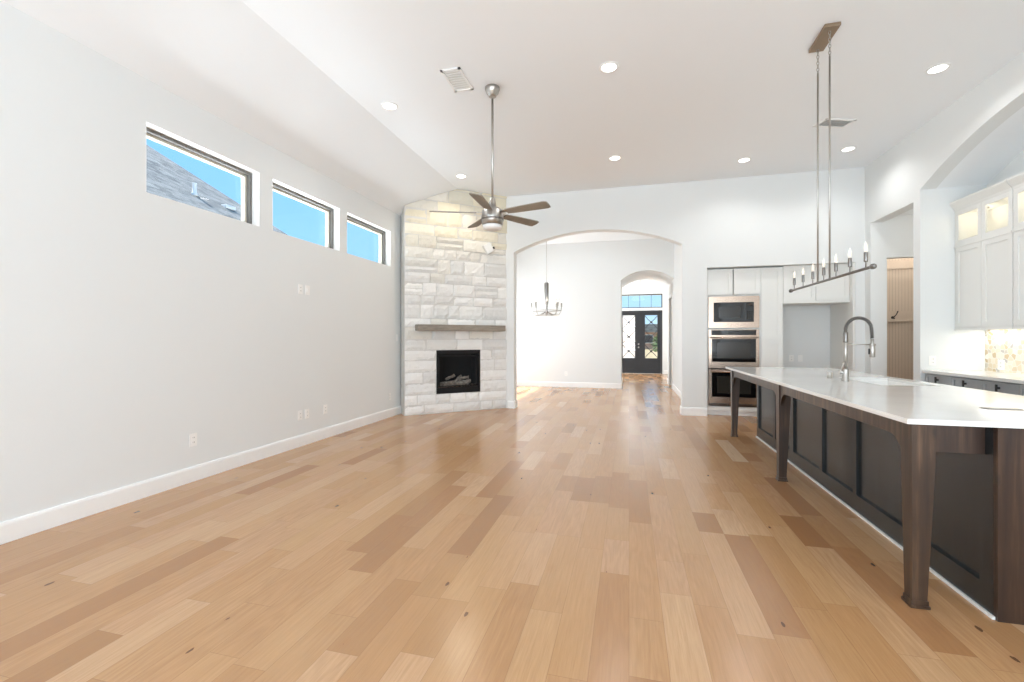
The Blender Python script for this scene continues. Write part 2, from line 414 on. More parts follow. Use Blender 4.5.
# (dining part of the veneer has its own openings, built with the dining wall)
b.b.free(); b = MB()
b.box(XV-.07, XV, YR-.2, 9.0, 0, WZ0-.03); b.box(XV-.07, XV, YR-.2, 9.0, WZ1+.02, 3.42)
yy = ys[:-1]+[9.0]
for i in range(0, len(yy), 2): b.box(XV-.07, XV, yy[i]+(.02 if i else -.2), yy[i+1]-(.02 if i+2 < len(yy) else 0), WZ0-.03, WZ1+.02)
b2.b.free()
struct('wall_exterior', b, 'veneer')
struct('eaves_soffit', MB().box(XV-.75, XV-.0, YR-.4, YD+.6, 3.42, 3.5), 'soffit')
for i, (y0, y1) in enumerate(WINS):
    w = structthing('window_%d' % (i+1), (XL-.1, (y0+y1)/2, WZ0))
    x0, x1 = XL-TH+.0, XL-.095; f = .032
    b = MB(); b.box(x0, x1, y0, y1, WZ1-f, WZ1); b.box(x0, x1, y0, y1, WZ0, WZ0+.02); b.box(x0, x1, y0, y0+f, WZ0+.02, WZ1-f); b.box(x0, x1, y1-f, y1, WZ0+.02, WZ1-f)
    struct('window_frame', b, 'bronze', w)
    b = MB(); xr = XL-.095; e_ = .004
    b.box(xr, XL+.001, y0, y1, WZ1-e_, WZ1); b.box(xr, XL+.001, y0, y1, WZ0, WZ0+e_); b.box(xr, XL+.001, y0, y0+e_, WZ0+e_, WZ1-e_); b.box(xr, XL+.001, y1-e_, y1, WZ0+e_, WZ1-e_)
    struct('reveal_lit_skin', b, 'trim', w)  # whiter skin over the drywall reveal, outside light put into its colour
    b = MB(); x0, x1 = XV-.035, XV+.02; yA, yB, zA, zB = y0+f, y1-f, WZ0+.02, WZ1-f
    b.box(x0, x1, yA, yB, zB-.022, zB); b.box(x0, x1, yA, yB, zA, zA+.012); b.box(x0, x1, yA, yA+.018, zA+.012, zB-.022); b.box(x0, x1, yB-.018, yB, zA+.012, zB-.022)
    struct('sash', b, 'vinyl', w)
    struct('pane', MB().box(XV+.0, XV+.006, yA+.018, yB-.018, zA+.012, zB-.022), 'glass', w)

# back wall with the wide arch and the recess for the kitchen cabinets
AX0, AX1, ASP, ATP = -2.07, .872, 2.905, 3.235
KX0, KX1, KZ = 1.266, 3.405, 2.485
pts = [(XL, 0), (AX0, 0)]+arc(AX0, AX1, ASP, ATP)+[(AX1, 0), (KX0, 0), (KX0, KZ), (KX1, KZ), (KX1, 0), (XR+.15, 0), (XR+.15, ZC), (XRIDGE, ZC), (XL, ZL)]
struct('wall_back', MB().prism(pts, YB, YB+.2), 'wall')
b = MB(); b.box(KX0-.06, KX0, YB+.2, 9.0, 0, KZ); b.box(KX1, KX1+.06, YB+.2, 9.0, 0, KZ); b.box(KX0-.06, KX1+.06, 8.95, 9.05, 0, KZ+.05); b.box(KX0-.06, KX1+.06, YB+.2, 9.0, KZ, KZ+.06)
struct('wall_cabinet_recess', b, 'wall')
# right wall: hall opening and arched range niche
HY0, HY1, HZ = 6.89, 7.95, 3.045
NY0, NY1, NSP, NTP = 2.85, 6.75, 3.163, 3.593
RT = .165
pts = [(YR, 0), (NY0, 0)]+arc(NY0, NY1, NSP, NTP)+[(NY1, 0), (HY0, 0), (HY0, HZ), (HY1, HZ), (HY1, 0), (YB, 0), (YB, ZC), (YR, ZC)]
struct('wall_right', MB().prism(pts, XR, XR+RT, 'x'), 'wall')
XN = 4.21
b = MB(); b.box(XR+RT, 4.4, NY1, HY0, 0, 3.3); b.box(XR+RT, 4.4, NY0-.14, NY0, 0, 3.3); b.box(XN, 4.4, NY0, NY1, 0, 3.8)
struct('wall_niche', b, 'wall')
ar = arc(NY0, NY1, NSP, NTP)
struct('ceiling_niche', MB().prism(ar+[(NY1, 3.8), (NY0, 3.8)], XR+RT, XN, 'x'), 'ceiling')
# hall behind the right wall and the mudroom
b = MB(); MX0, MX1, MZ = 3.746, 4.75, 2.51
b.prism([(XR+RT, 0), (MX0, 0), (MX0, MZ), (MX1, MZ), (MX1, 0), (6.0, 0), (6.0, 3.25), (XR+RT, 3.25)], HY1, HY1+.12)
struct('wall_hall_back', b, 'wall')
b = MB(); b.box(4.4, 6.0, NY1, HY0, 0, 3.25); b.box(6.0, 6.1, NY1, 9.5, 0, 3.25)
struct('wall_hall', b, 'wall')
struct('ceiling_hall', MB().box(XR+RT, 6.1, HY0, 9.5, 3.13, 3.25), 'ceiling')
b = MB(); b.box(3.56, 3.66, HY1+.12, 9.5, 0, 3.13); b.box(3.66, 6.0, 9.38, 9.5, 0, 3.13)
struct('wall_mudroom', b, 'wall')
# rear wall, behind the camera, with three tall windows
b = MB(); RX = [(-3.55, -1.55), (-1.15, .85), (1.25, 3.25)]; rz0, rz1 = .3, 3.2
b.box(XL, XR, YR-.15, YR, 0, rz0)
b.prism([(XL, rz1), (XR, rz1), (XR, ZC), (XRIDGE, ZC), (XL, ZL)], YR-.15, YR)
xs = [XL]+[x for r in RX for x in r]+[XR]
for i in range(0, len(xs), 2): b.box(xs[i], xs[i+1], YR-.15, YR, rz0, rz1)
struct('wall_rear', b, 'wall')
for i, (x0, x1) in enumerate(RX):
    w = structthing('window_%d' % (i+4), ((x0+x1)/2, YR-.1, rz0)); b = MB(); f = .06
    for a in ((x0, x1, rz1-f, rz1), (x0, x1, rz0, rz0+f), (x0, x0+f, rz0, rz1), (x1-f, x1, rz0, rz1), (x0, x1, 2.38, 2.44), ((x0+x1)/2-.03, (x0+x1)/2+.03, rz0, rz1)): b.box(a[0], a[1], YR-.12, YR-.05, a[2], a[3])
    struct('window_frame', b, 'trim', w)
    struct('pane', MB().box(x0+f, x1-f, YR-.09, YR-.084, rz0+f, rz1-f), 'glass', w)

# dining room
b = MB(); DW = [(8.75, 10.15), (10.45, 11.85)]; dz0, dz1 = .45, 2.4
b.box(XL-TH, XL, YB+.2, YD+.2, 0, dz0); b.box(XL-TH, XL, YB+.2, YD+.2, dz1, 4.0)
ds = [YB+.2]+[y for w in DW for y in w]+[YD+.2]
for i in range(0, len(ds), 2): b.box(XL-TH, XL, ds[i], ds[i+1], dz0, dz1)
struct('wall_dining_left', b, 'wall')
for i, (y0, y1) in enumerate(DW):
    w = structthing('window_%d' % (i+7), (XL-.1, (y0+y1)/2, dz0)); b = MB(); f = .05
    for a in ((y0, y1, dz1-f, dz1), (y0, y1, dz0, dz0+f), (y0, y0+f, dz0, dz1), (y1-f, y1, dz0, dz1), (y0, y1, 1.4, 1.44)): b.box(XL-.13, XL-.07, a[0], a[1], a[2], a[3])
    struct('window_frame', b, 'trim', w)
    struct('pane', MB().box(XL-.1, XL-.095, y0+f, y1-f, dz0+f, dz1-f), 'glass', w)
struct('ceiling_dining', MB().box(XL-.1, 1.3, YB+.2, YD+.1, 3.86, 4.0), 'ceiling')
BX0, BX1, BSP, BTP = -.205, 1.1, 2.82, 3.06
pts = [(XL, 0), (BX0, 0)]+arc(BX0, BX1, BSP, BTP)+[(BX1, 0), (1.3, 0), (1.3, 3.9), (XL, 3.9)]
struct('wall_dining_back', MB().prism(pts, YD, YD+.2), 'wall')
# right wall of dining room and passage, with a side doorway
PY0, PY1, PZ = 12.42, 13.25, 2.40
struct('wall_dining_right', MB().prism([(YB+.2, 0), (YD, 0), (YD, 3.9), (YB+.2, 3.9)], 1.1, 1.2, 'x'), 'wall')
struct('wall_passage_right', MB().prism([(YD+.2, 0), (PY0, 0), (PY0, PZ), (PY1, PZ), (PY1, 0), (YP, 0), (YP, 3.5), (YD+.2, 3.5)], 1.1, 1.2, 'x'), 'wall')
struct('wall_passage_left', MB().box(BX0-.1, BX0, YD+.2, YP, 0, 3.5), 'wall')
a2 = arc(BX0, BX1, BSP, BTP)
struct('ceiling_passage', MB().prism(a2+[(BX1, 3.5), (BX0, 3.5)], YD+.2, YP), 'ceiling')
b = MB(); c = .085
b.box(1.075, 1.1, PY1, PY1+c, 0, PZ+c); b.box(1.075, 1.1, PY0-c, PY0, 0, PZ+c); b.box(1.075, 1.1, PY0, PY1, PZ, PZ+c)
struct('trim_1', b, 'trim')
b = MB(); b.box(2.2, 2.3, 12.2, 14.2, 0, 2.8); b.box(1.2, 2.3, 12.0, 12.2, 0, 2.8); b.box(1.2, 2.3, YP, 14.1, 0, 2.8); b.box(1.2, 2.3, 12.0, 14.1, 2.8, 2.9)
struct('wall_side_room', b, 'wall')
# foyer
b = MB(); b.box(-2.7, -2.6, YP, 14.55, 0, 3.7); b.box(-2.7, -2.6, 16.85, YE, 0, 3.7); b.box(-2.7, -2.6, 14.55, 16.85, 0, .5); b.box(-2.7, -2.6, 14.55, 16.85, 2.6, 3.7)
struct('wall_foyer_left', b, 'wall')
w = structthing('window_9', (-2.65, 15.7, .5)); b = MB()
for a in ((14.55, 16.85, 2.54, 2.6), (14.55, 16.85, .5, .56), (14.55, 14.61, .5, 2.6), (16.79, 16.85, .5, 2.6), (15.67, 15.73, .5, 2.6)): b.box(-2.68, -2.62, a[0], a[1], a[2], a[3])
struct('window_frame', b, 'trim', w); struct('pane', MB().box(-2.655, -2.65, 14.61, 16.79, .56, 2.54), 'glass', w)
b = MB(); b.prism([(-2.6, 0), (BX0-.1, 0), (BX0-.1, 3.5), (1.2, 3.5), (1.2, 0), (1.75, 0), (1.75, 3.7), (-2.6, 3.7)], YP, YP+.02)
struct('wall_foyer_front', b, 'wall')
struct('wall_foyer_right', MB().box(1.75, 1.85, YP, YE, 0, 3.7), 'wall')
struct('ceiling_foyer', MB().box(-2.6, 1.75, YP+.02, YE, 3.62, 3.7), 'ceiling')
FX0, FX1 = -.40, 1.19
b = MB(); b.box(-2.6, FX0, YE, YE+.2, 0, 3.7); b.box(FX1, 1.85, YE, YE+.2, 0, 3.7); b.box(FX0, FX1, YE, YE+.2, 2.35, 2.45); b.box(FX0, FX1, YE, YE+.2, 2.96, 3.7)
struct('wall_entrance', b, 'wall')

# baseboards
def bb(name, segs):
    b = MB()
    for (x0, y0, x1, y1, nx, ny) in segs:
        d = Vector((x1-x0, y1-y0, 0)); L = d.length; d.normalize(); n = Vector((nx, ny, 0))
        m = Matrix(((d.x, n.x, 0, x0), (d.y, n.y, 0, y0), (0, 0, 1, 0), (0, 0, 0, 1)))
        v = MB(m)
        b.xf = m
        A = [(0, 0), (.016, 0), (.016, .115), (.011, .132), (0, .136)]
        b.prism(A, 0, L, 'x')
    b.xf = Matrix()
    return struct(name, b, 'trim')
bb('baseboard_left', [(XL, YR, XL, 7.05, 1, 0)])
bb('baseboard_back', [(-2.19, YB, AX0, YB, 0, -1), (AX1, YB, KX0, YB, 0, -1), (AX1, YB, AX1, YB+.2, -1, 0), (AX0, YB, AX0, YB+.2, 1, 0), (KX1, YB, XR, YB, 0, -1)])
bb('baseboard_right', [(XR, HY1, XR, YB, -1, 0), (XR, NY1, XR, HY0, -1, 0), (XR, YR, XR, NY0, -1, 0), (MX0, HY1, XR+.01, HY1, 0, -1)])
bb('baseboard_dining', [(XL, YD, BX0, YD, 0, -1), (1.1, YB+.2, 1.1, YD, -1, 0), (1.1, YD, 1.1, PY0-.085, -1, 0), (1.1, PY1+.085, 1.1, YP, -1, 0), (BX0, YD, BX0, YP, 1, 0), (XL, YB+.2, XL, YD, 1, 0)])
bb('baseboard_foyer', [(1.75, YP, 1.75, YE, -1, 0), (FX1+.06, YE, 1.75, YE, 0, -1), (-2.6, YE, FX0-.06, YE, 0, -1)])

# ------------------------------------------------------------------ stone fireplace across the far left corner
A = Vector((-3.638, 6.844, 0)); B = Vector((-2.2, 8.112, 0)); FL = (B-A).length
d = (B-A)/FL; nrm = Vector((d.y, -d.x, 0))
FM = Matrix(((d.x, nrm.x, 0, A.x), (d.y, nrm.y, 0, A.y), (0, 0, 1, 0), (0, 0, 0, 1)))     # local: x along face, y out of face, z up
fp = thing('fireplace', 'floor-to-ceiling white chopped stone corner fireplace with wood mantel and black firebox', 'fireplace', ((A.x+B.x)/2, (A.y+B.y)/2, 0))
OX0, OX1, OZ0, OZ1 = .555, 1.375, .335, 1.095
GX0, GX1, GZ0, GZ1 = OX0, OX1, OZ0, OZ1
def ztop(P): return min(ZC, ZL+(P.x-XL)/(XRIDGE-XL)*(ZC-ZL))
def stone_layer():
    b = MB(FM); lay = b.b.loops.layers.color.new('tone')
    def block(x0, x1, z0, z1, back=-.03):
        g_ = .006; x0 += g_; x1 -= g_; z0 += g_; z1 -= g_
        if x1-x0 < .02: return
        nx = max(2, round((x1-x0)/.05)); nz = max(2, round((z1-z0)/.05)); dep = random.uniform(-.008, .012)
        tx, tz = random.uniform(-.006, .006), random.uniform(-.006, .006)
        V = []
        for j in range(nz+1):
            r = []
            for i in range(nx+1):
                u, w = i/nx, j/nz; ed = i in (0, nx) or j in (0, nz)
                y = dep+tx*(u-.5)*2+tz*(w-.5)*2+random.uniform(-.0045, .0045)-(.013 if ed else 0)
                jx = random.uniform(-.002, .002)
                r.append(b._v((x0+(x1-x0)*u+jx, y, z0+(z1-z0)*w+random.uniform(-.002, .002))))
            V.append(r)
        fs = []
        for j in range(nz):
            for i in range(nx): fs.append(b.b.faces.new([V[j][i], V[j][i+1], V[j+1][i+1], V[j+1][i]]))
        ring = V[0]+[V[j][-1] for j in range(1, nz+1)]+V[-1][-2::-1]+[V[j][0] for j in range(nz-1, 0, -1)]
        inv = FM.inverted()
        bk = []
        for v in ring: q = inv @ v.co; bk.append(b._v((q.x, back, q.z)))
        for i in range(len(ring)): fs.append(b.b.faces.new([ring[i], bk[i], bk[(i+1) % len(ring)], ring[(i+1) % len(ring)]]))
        warm = max(0, min(1, (z0-2.55)/.5)) * random.uniform(.35, 1)  # upper blocks creamier: glow of the ceiling light put into their colour
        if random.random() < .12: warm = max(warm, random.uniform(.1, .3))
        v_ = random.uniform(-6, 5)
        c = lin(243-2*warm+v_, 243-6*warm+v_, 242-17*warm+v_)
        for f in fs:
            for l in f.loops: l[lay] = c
    z = 0; hs = [.165, .17, .20, .185, .20, .175, .19, .21, .15, .235, .16, .215, .17, .25, .18, .21, .19, .26, .17, .22, .2, .24, .2]
    for h in hs:
        z1 = min(z+h, 4.0)
        if z >= 3.99: break
        if abs(z+h-OZ0) < .02: z1 = OZ0
        if abs(z+h-OZ1) < .02: z1 = OZ1
        spans = [(0, FL)] if (z1 <= OZ0+.001 or z >= OZ1-.001) else [(0, GX0), (GX1, FL)]
        for a, c in spans:
            x = a
            while x < c-.001:
                w = random.uniform(.22, .58)
                if c-(x+w) < .18: w = c-x
                if random.random() < .22 and h > .18 and w > .28:
                    k = random.uniform(.4, .6); block(x, x+w, z, z+(z1-z)*k); block(x, x+w, z+(z1-z)*k, z1)
                elif random.random() < .12 and w > .4:
                    k = random.uniform(.4, .6); block(x, x+w*k, z, z1); block(x+w*k, x+w, z, z1)
                else: block(x, x+w, z, z1)
                x += w
        z = z1
    # cut to the ceiling
    sl = Vector((XRIDGE-XL, 0, ZC-ZL)).normalized(); pn = Vector((-sl.z, 0, sl.x))
    for co, no in (((XL, 0, ZL-.004), pn), ((0, 0, ZC-.004), Vector((0, 0, 1))), ((0, YB-.002, 0), Vector((0, 1, 0)))):
        bmesh.ops.bisect_plane(b.b, geom=b.b.verts[:]+b.b.edges[:]+b.b.faces[:], plane_co=co, plane_no=no, clear_outer=True)
    return b
obj('stone_facing', stone_layer(), 'stone', fp)
# masonry core behind the facing (with the firebox opening left free)
b = MB(FM); cut = 4.1
b.box(0.002, OX0, -.27, -.018, 0, cut); b.box(OX1, FL-.01, -.27, -.018, 0, cut); b.box(OX0, OX1, -.27, -.018, 0, OZ0); b.box(OX0, OX1, -.27, -.018, OZ1, cut)
sl = Vector((XRIDGE-XL, 0, ZC-ZL)).normalized(); pn = Vector((-sl.z, 0, sl.x))
for co, no in (((XL, 0, ZL-.004), pn), ((0, 0, ZC-.004), Vector((0, 0, 1))), ((XL+.003, 0, 0), Vector((-1, 0, 0))), ((0, YB-.003, 0), Vector((0, 1, 0)))):
    bmesh.ops.bisect_plane(b.b, geom=b.b.verts[:]+b.b.edges[:]+b.b.faces[:], plane_co=co, plane_no=no, clear_outer=True)
    # close the cut
    es = [e_ for e_ in b.b.edges if len(e_.link_faces) == 1]
    if es: bmesh.ops.holes_fill(b.b, edges=es, sides=0)
obj('masonry_core', b, 'mortar', fp)
# mantel beam
mt = MB(FM); mt.box(.175, 1.80, -.03, .17, 1.43, 1.535, bevel=.006)
tag_m = obj('mantel', mt, 'mantel', fp)
# firebox
b = MB(FM); dz = -.42
b.box(OX0, OX1, dz-.02, dz, OZ0, OZ1); b.box(OX0, OX0+.015, dz, -.03, OZ0, OZ1); b.box(OX1-.015, OX1, dz, -.03, OZ0, OZ1); b.box(OX0, OX1, dz, -.03, OZ0, OZ0+.1); b.box(OX0, OX1, dz, -.03, OZ1-.05, OZ1)
fb = obj('firebox', b, 'firebrick', fp)
b = MB(FM)
for a in ((OX0, OX1, OZ1-.065, OZ1), (OX0, OX1, OZ0, OZ0+.1), (OX0, OX0+.03, OZ0, OZ1), (OX1-.03, OX1, OZ0, OZ1)): b.box(a[0], a[1], -.06, -.012, a[2], a[3])
for a in ((OX0+.03, OX1-.03, OZ1-.12, OZ1-.095), (OX0+.03, OX1-.03, OZ0+.12, OZ0+.135), (OX0+.05, OX0+.065, OZ0+.12, OZ1-.1), (OX1-.065, OX1-.05, OZ0+.12, OZ1-.1)): b.box(a[0], a[1], -.052, -.03, a[2], a[3])
obj('firebox_surround', b, 'blackmetal', fb)
obj('firebox_glass', MB(FM).box(OX0+.04, OX1-.04, -.046, -.042, OZ0+.1, OZ1-.09), 'glass', fb)
M['log'] = wood('ceramic_log', (70, 64, 58), (122, 114, 106), (168, 160, 152), .9, (14, 14, 14), False)
for (x0, y0, z0, x1, y1, z1, r) in ((.68, -.24, .48, 1.22, -.22, .50, .045), (.72, -.14, .47, 1.0, -.17, .49, .035), (.98, -.12, .48, 1.24, -.15, .53, .038), (.78, -.2, .56, .93, -.12, .64, .026), (.9, -.13, .50, 1.08, -.22, .62, .024), (1.02, -.2, .56, 1.2, -.14, .60, .03)):
    b = MB(FM); n = 7; P = []; R_ = []
    for i in range(n):
        t = i/(n-1); P.append((x0+(x1-x0)*t+random.uniform(-.006, .006), y0+(y1-y0)*t, z0+(z1-z0)*t+random.uniform(-.006, .006))); R_.append(r*random.uniform(.8, 1.1))
    b.tube(P, R_, 9); obj('gas_log', b, 'log', fb)
b = MB(FM)
for k in range(38): b.ball((random.uniform(.66, 1.27), random.uniform(-.28, -.09), .445+random.uniform(0, .012)), random.uniform(.012, .024), sub=1)
o = obj('ember_bed', b, 'log', fb); o['kind'] = 'stuff'

# small white tilted box fixed to the stone
FMs = FM @ Matrix.Translation((1.5, .045, 2.93)) @ Matrix.Rotation(math.radians(-32), 4, 'Y')
sx = thing('sensor_box', 'small white square box tilted on the upper stone of the fireplace', 'sensor', FM @ Vector((1.5, .045, 2.85)))
obj('housing', MB(FMs).box(-.075, .075, -.02, .05, -.085, .085, bevel=.008), 'plastic', sx)
obj('socket', MB(FMs).box(.085, .12, -.02, .03, -.06, -.02), 'slot', sx)
obj('socket_bracket', MB(FMs).box(.07, .125, -.025, -.005, -.07, -.01), 'plastic', sx)

# ------------------------------------------------------------------ ceiling fan
fx, fy = -1.40, 4.56
fan = thing('ceiling_fan', 'brushed nickel ceiling fan with five grey wooden blades on a long rod', 'ceiling fan', (fx, fy, 2.5))
obj('canopy', MB().lathe([(.02, -.095), (.04, -.095), (.045, -.075), (.065, -.06), (.078, -.025), (.078, 0)], (fx, fy, ZC)), 'nickel', fan)
obj('downrod', MB().tube([(fx, fy, 2.78), (fx, fy, ZC-.12)], .012, 12), 'nickel', fan)
FZ = 2.575
mh = obj('motor_housing', MB().lathe([(.09, -.08), (.112, -.075), (.115, -.02), (.118, -.01), (.118, .01), (.115, .02), (.11, .07), (.085, .095), (.04, .11), (.03, .2), (.022, .21)], (fx, fy, FZ), 32), 'nickel', fan)
obj('trim_band', MB().lathe([(.120, -.032), (.121, -.022), (.120, -.012)], (fx, fy, FZ), 32), 'nickeld', mh)
obj('lamp_shade', MB().lathe([(.0, -.135), (.06, -.133), (.092, -.12), (.1, -.1), (.1, -.082)], (fx, fy, FZ), 32), 'frost', fan)
b0 = (-8)*PI/180
tips = [(549, 208), (528, 226), (465, 229), (428, 211), (474, 192)]
def ray(u, v):
    x = (u-512)/FOCAL_PX; c, s = math.cos(YAW), math.sin(YAW); return Vector((x*c-s, c+x*s, (339-v)/FOCAL_PX))
for k in range(5):
    an = math.radians(57)+k*2*PI/5
    mm = Matrix.Translation((fx, fy, FZ+.045)) @ Matrix.Rotation(an, 4, 'Z') @ Matrix.Rotation(math.radians(-13), 4, 'X')
    out = [(.17, -.045), (.3, -.055), (.62, -.068), (.652, -.055), (.66, 0), (.652, .055), (.62, .066), (.3, .055), (.17, .045)]
    bl = obj('blade', MB(mm).prism(out, -.004, .004, 'z'), 'fanblade', fan)
    q = MB(mm); q.prism([(.08, -.018), (.2, -.035), (.24, 0), (.2, .035), (.08, .018)], .004, .010, 'z')
    obj('blade_bracket', q, 'nickel', bl)

# ------------------------------------------------------------------ recessed lights
def recessed():
    t = thing('recessed_light', '', 'ceiling light', (0, 0, 0), 'recessed ceiling lights')
    obj('trim_ring', MB().lathe([(.072, -.006), (.09, -.007), (.095, -.002), (.095, 0), (.072, 0)], seg=28, ring=True), 'trim', t)
    obj('lens', MB().lathe([(.071, -.004), (.071, 0)], seg=28), 'lamp', t)
    return t
CANS = [(-.19, 4.50, 'recessed ceiling light above the room centre, nearest the camera'),
        (-2.645, 4.62, 'recessed ceiling light beside the sloped ceiling edge, left of the fan'),
        (-2.65, 6.90, 'recessed ceiling light right above the stone fireplace'),
        (-.20, 6.78, 'recessed ceiling light above the wide arch'),
        (1.655, 7.34, 'recessed ceiling light in front of the wall ovens'),
        (2.97, 7.28, 'recessed ceiling light at the back right corner near the hall opening'),
        (2.94, 5.34, 'recessed ceiling light close to the arched kitchen niche, rightmost in the photo')]
r0 = recessed(); r0.location = (CANS[0][0], CANS[0][1], ZC); r0['label'] = CANS[0][2]
for x, y, l in CANS[1:]: copy_tree(r0, (x, y, ZC), label=l)
for i, (x, y, l) in enumerate(CANS):
    warm = (1, .88, .72) if i == 2 else (1, .98, .96)
    add_light('can_lamp', 'SPOT', (x, y, ZC-.03), (0, 0, 0), 20 if i != 2 else 30, warm, .06, spot_size=math.radians(150), spot_blend=.7)

# ceiling vents
def vent(x, y, sx_, sy_, rot, label, tilt, plate_mat):
    t = thing('ceiling_vent', label, 'vent', (x, y, ZC), 'ceiling air vents')
    m = Matrix.Translation((x, y, ZC)) @ Matrix.Rotation(rot, 4, 'Z')
    b = MB(m); w = .025
    b.box(-sx_, sx_, -sy_, -sy_+w, -.010, 0); b.box(-sx_, sx_, sy_-w, sy_, -.010, 0); b.box(-sx_, -sx_+w, -sy_, sy_, -.010, 0); b.box(sx_-w, sx_, -sy_, sy_, -.010, 0)
    obj('frame', b, 'trim', t)
    n = 9
    for k in range(n):
        yy_ = -sy_+w+(2*sy_-2*w)*(k+.5)/n
        mm = m @ Matrix.Translation((0, yy_, -.006)) @ Matrix.Rotation(math.radians(tilt), 4, 'X')
        obj('slat', MB(mm).box(-sx_+w, sx_-w, -.013, .013, -.001, .001), 'trim', t)
    obj('duct_plate', MB(m).box(-sx_+w, sx_-w, -sy_+w, sy_-w, -.001, 0), plate_mat, t)
vent(-1.705, 4.33, .105, .20, 0, 'white rectangular ceiling vent to the left of the ceiling fan rod', 14, 'cab')
vent(2.45, 6.36, .105, .20, math.radians(-70), 'white ceiling vent behind the island chandelier rods', 34, 'cabgrey')

# ------------------------------------------------------------------ outlets and switches
def plate(kind, m, label, group='wall outlets and switches', w=.036, h=.058):
    t = thing('wall_%s' % kind, label, kind, m.translation, group)
    obj('cover_plate', MB(m).box(-w, w, 0, .006, -h, h, bevel=.0018), 'plastic', t)
    if kind == 'outlet':
        for z in (-.021, .021):
            f = obj('receptacle', MB(m).box(-.016, .016, .0061, .0085, z-.014, z+.014), 'plastic', t)
            b = MB(m); b.box(-.008, -.005, .0086, .009, z-.006, z+.006); b.box(.005, .008, .0086, .009, z-.005, z+.005); obj('slots', b, 'slot', f)
    else:
        obj('toggle', MB(m).box(-.014, .014, .006, .011, -.03, .03), 'trim', t)
def wm(x, y, z, face):      # local +y points out of the wall
    R = {'+x': Matrix.Rotation(-PI/2, 4, 'Z'), '-x': Matrix.Rotation(PI/2, 4, 'Z'), '-y': Matrix.Rotation(PI, 4, 'Z'), '+y': Matrix()}[face]
    return Matrix.Translation((x, y, z)) @ R
plate('outlet', wm(XL, 3.224, .375, '+x'), 'white outlet low on the left wall, nearest the camera')
plate('outlet', wm(XL, 4.595, .372, '+x'), 'white outlet low on left wall, left one of the close pair')
plate('outlet', wm(XL, 4.715, .372, '+x'), 'white outlet low on left wall, right one of the close pair')
plate('outlet', wm(XL, 5.06, .376, '+x'), 'white outlet low on left wall, single one past the close pair')
plate('outlet', wm(XL, 6.69, .34, '+x'), 'white outlet low on left wall just before the stone fireplace')
plate('outlet', wm(XL, 4.60, 1.89, '+x'), 'white outlet at television height on left wall, the left one')
plate('switch', wm(XL, 4.725, 1.89, '+x'), 'white blank media plate at television height on left wall')
plate('switch', wm(XL, 6.93, 1.31, '+x'), 'white switch on left wall at the edge of the stone fireplace')
plate('outlet', wm(-1.636, YD, .36, '-y'), 'white outlet low on the far dining room wall')
plate('outlet', wm(3.66, NY1, 1.02, '-y'), 'white outlet on the end wall of the kitchen niche above counter')
plate('outlet', wm(XN-.016, 6.50, .99, '-x'), 'white outlet on the mosaic backsplash under the upper cabinets', w=.05)
plate('outlet', wm(2.78, 8.95, .95, '-y'), 'white outlet at the back of the refrigerator recess, the left one')
plate('switch', wm(2.92, 8.95, .95, '-y'), 'white water box plate at back of refrigerator recess, right of the outlet')

# ------------------------------------------------------------------ shaker doors
def shaker(m, w, h, t=.02, fr=.06, mat_='cab', parent=None, name='door', glassy=False):
    """door in local x 0..w, z 0..h, front at y=-t (facing local -y)"""
    b = MB(m)
    b.box(0, fr, -t, 0, 0, h); b.box(w-fr, w, -t, 0, 0, h); b.box(fr, w-fr, -t, 0, 0, fr); b.box(fr, w-fr, -t, 0, h-fr, h)
    if not glassy: b.box(fr, w-fr, -t+.012, -.002, fr, h-fr)
    o = obj(name, b, mat_, parent)
    if glassy: obj('door_glass', MB(m).box(fr, w-fr, -.012, -.008, fr, h-fr), 'glass2', o)
    return o
KY = 8.24        # face of the oven wall cabinets
T = Matrix.Translation
# oven cabinet
oc = thing('oven_cabinet', 'tall white built-in cabinet holding the microwave and the two ovens', 'cabinet', (1.69, KY, 0))
b = MB(); b.box(1.27, 1.30, KY, 8.9, .08, 2.47); b.box(2.085, 2.10, KY, 8.9, .08, 2.47); b.box(1.30, 2.085, 8.8, 8.9, .08, 2.47)
b.box(1.30, 2.085, KY, 8.8, .08, .15); b.box(1.30, 2.085, KY, 8.8, 2.01, 2.03); b.box(1.30, 2.085, KY, 8.8, 1.452, 1.475); b.box(1.30, 2.085, KY, 8.8, 2.45, 2.47)
obj('carcass', b, 'cab', oc)
shaker(T((1.285, KY, 2.035)), .395, .425, parent=oc); shaker(T((1.695, KY, 2.035)), .395, .425, parent=oc)
obj('toe_kick', MB().box(1.27, 2.10, KY+.05, KY+.08, 0, .08), 'trim', oc)
# microwave
mw = thing('microwave', 'built-in stainless microwave with black glass door above the ovens', 'microwave', (1.69, KY, 1.475))
b = MB(); x0, x1, z0, z1 = 1.303, 2.083, 1.478, 2.005
gx0, gx1, gz0, gz1 = 1.385, 2.0, 1.575, 1.905
b.box(x0, x1, KY-.022, KY+.3, z0, gz0); b.box(x0, x1, KY-.022, KY+.3, gz1, z1); b.box(x0, gx0, KY-.022, KY+.3, gz0, gz1); b.box(gx1, x1, KY-.022, KY+.3, gz0, gz1)
obj('trim_kit', b, 'steel', mw)
dr = obj('door', MB().box(gx0, 1.86, KY-.034, KY+.25, gz0+.003, gz1-.003, bevel=.003), 'blackglass', mw)
obj('window', MB().box(1.46, 1.80, KY-.036, KY-.0335, gz0+.07, gz1-.07), 'screen', dr)
cp = obj('control_panel', MB().box(1.863, gx1, KY-.034, KY+.25, gz0+.003, gz1-.003, bevel=.003), 'blackglass', mw)
for i in range(3):
    for j in range(4): obj('button', MB().box(1.895+i*.03, 1.915+i*.03, KY-.0355, KY-.0335, gz0+.05+j*.035, gz0+.07+j*.035), 'screen', cp)
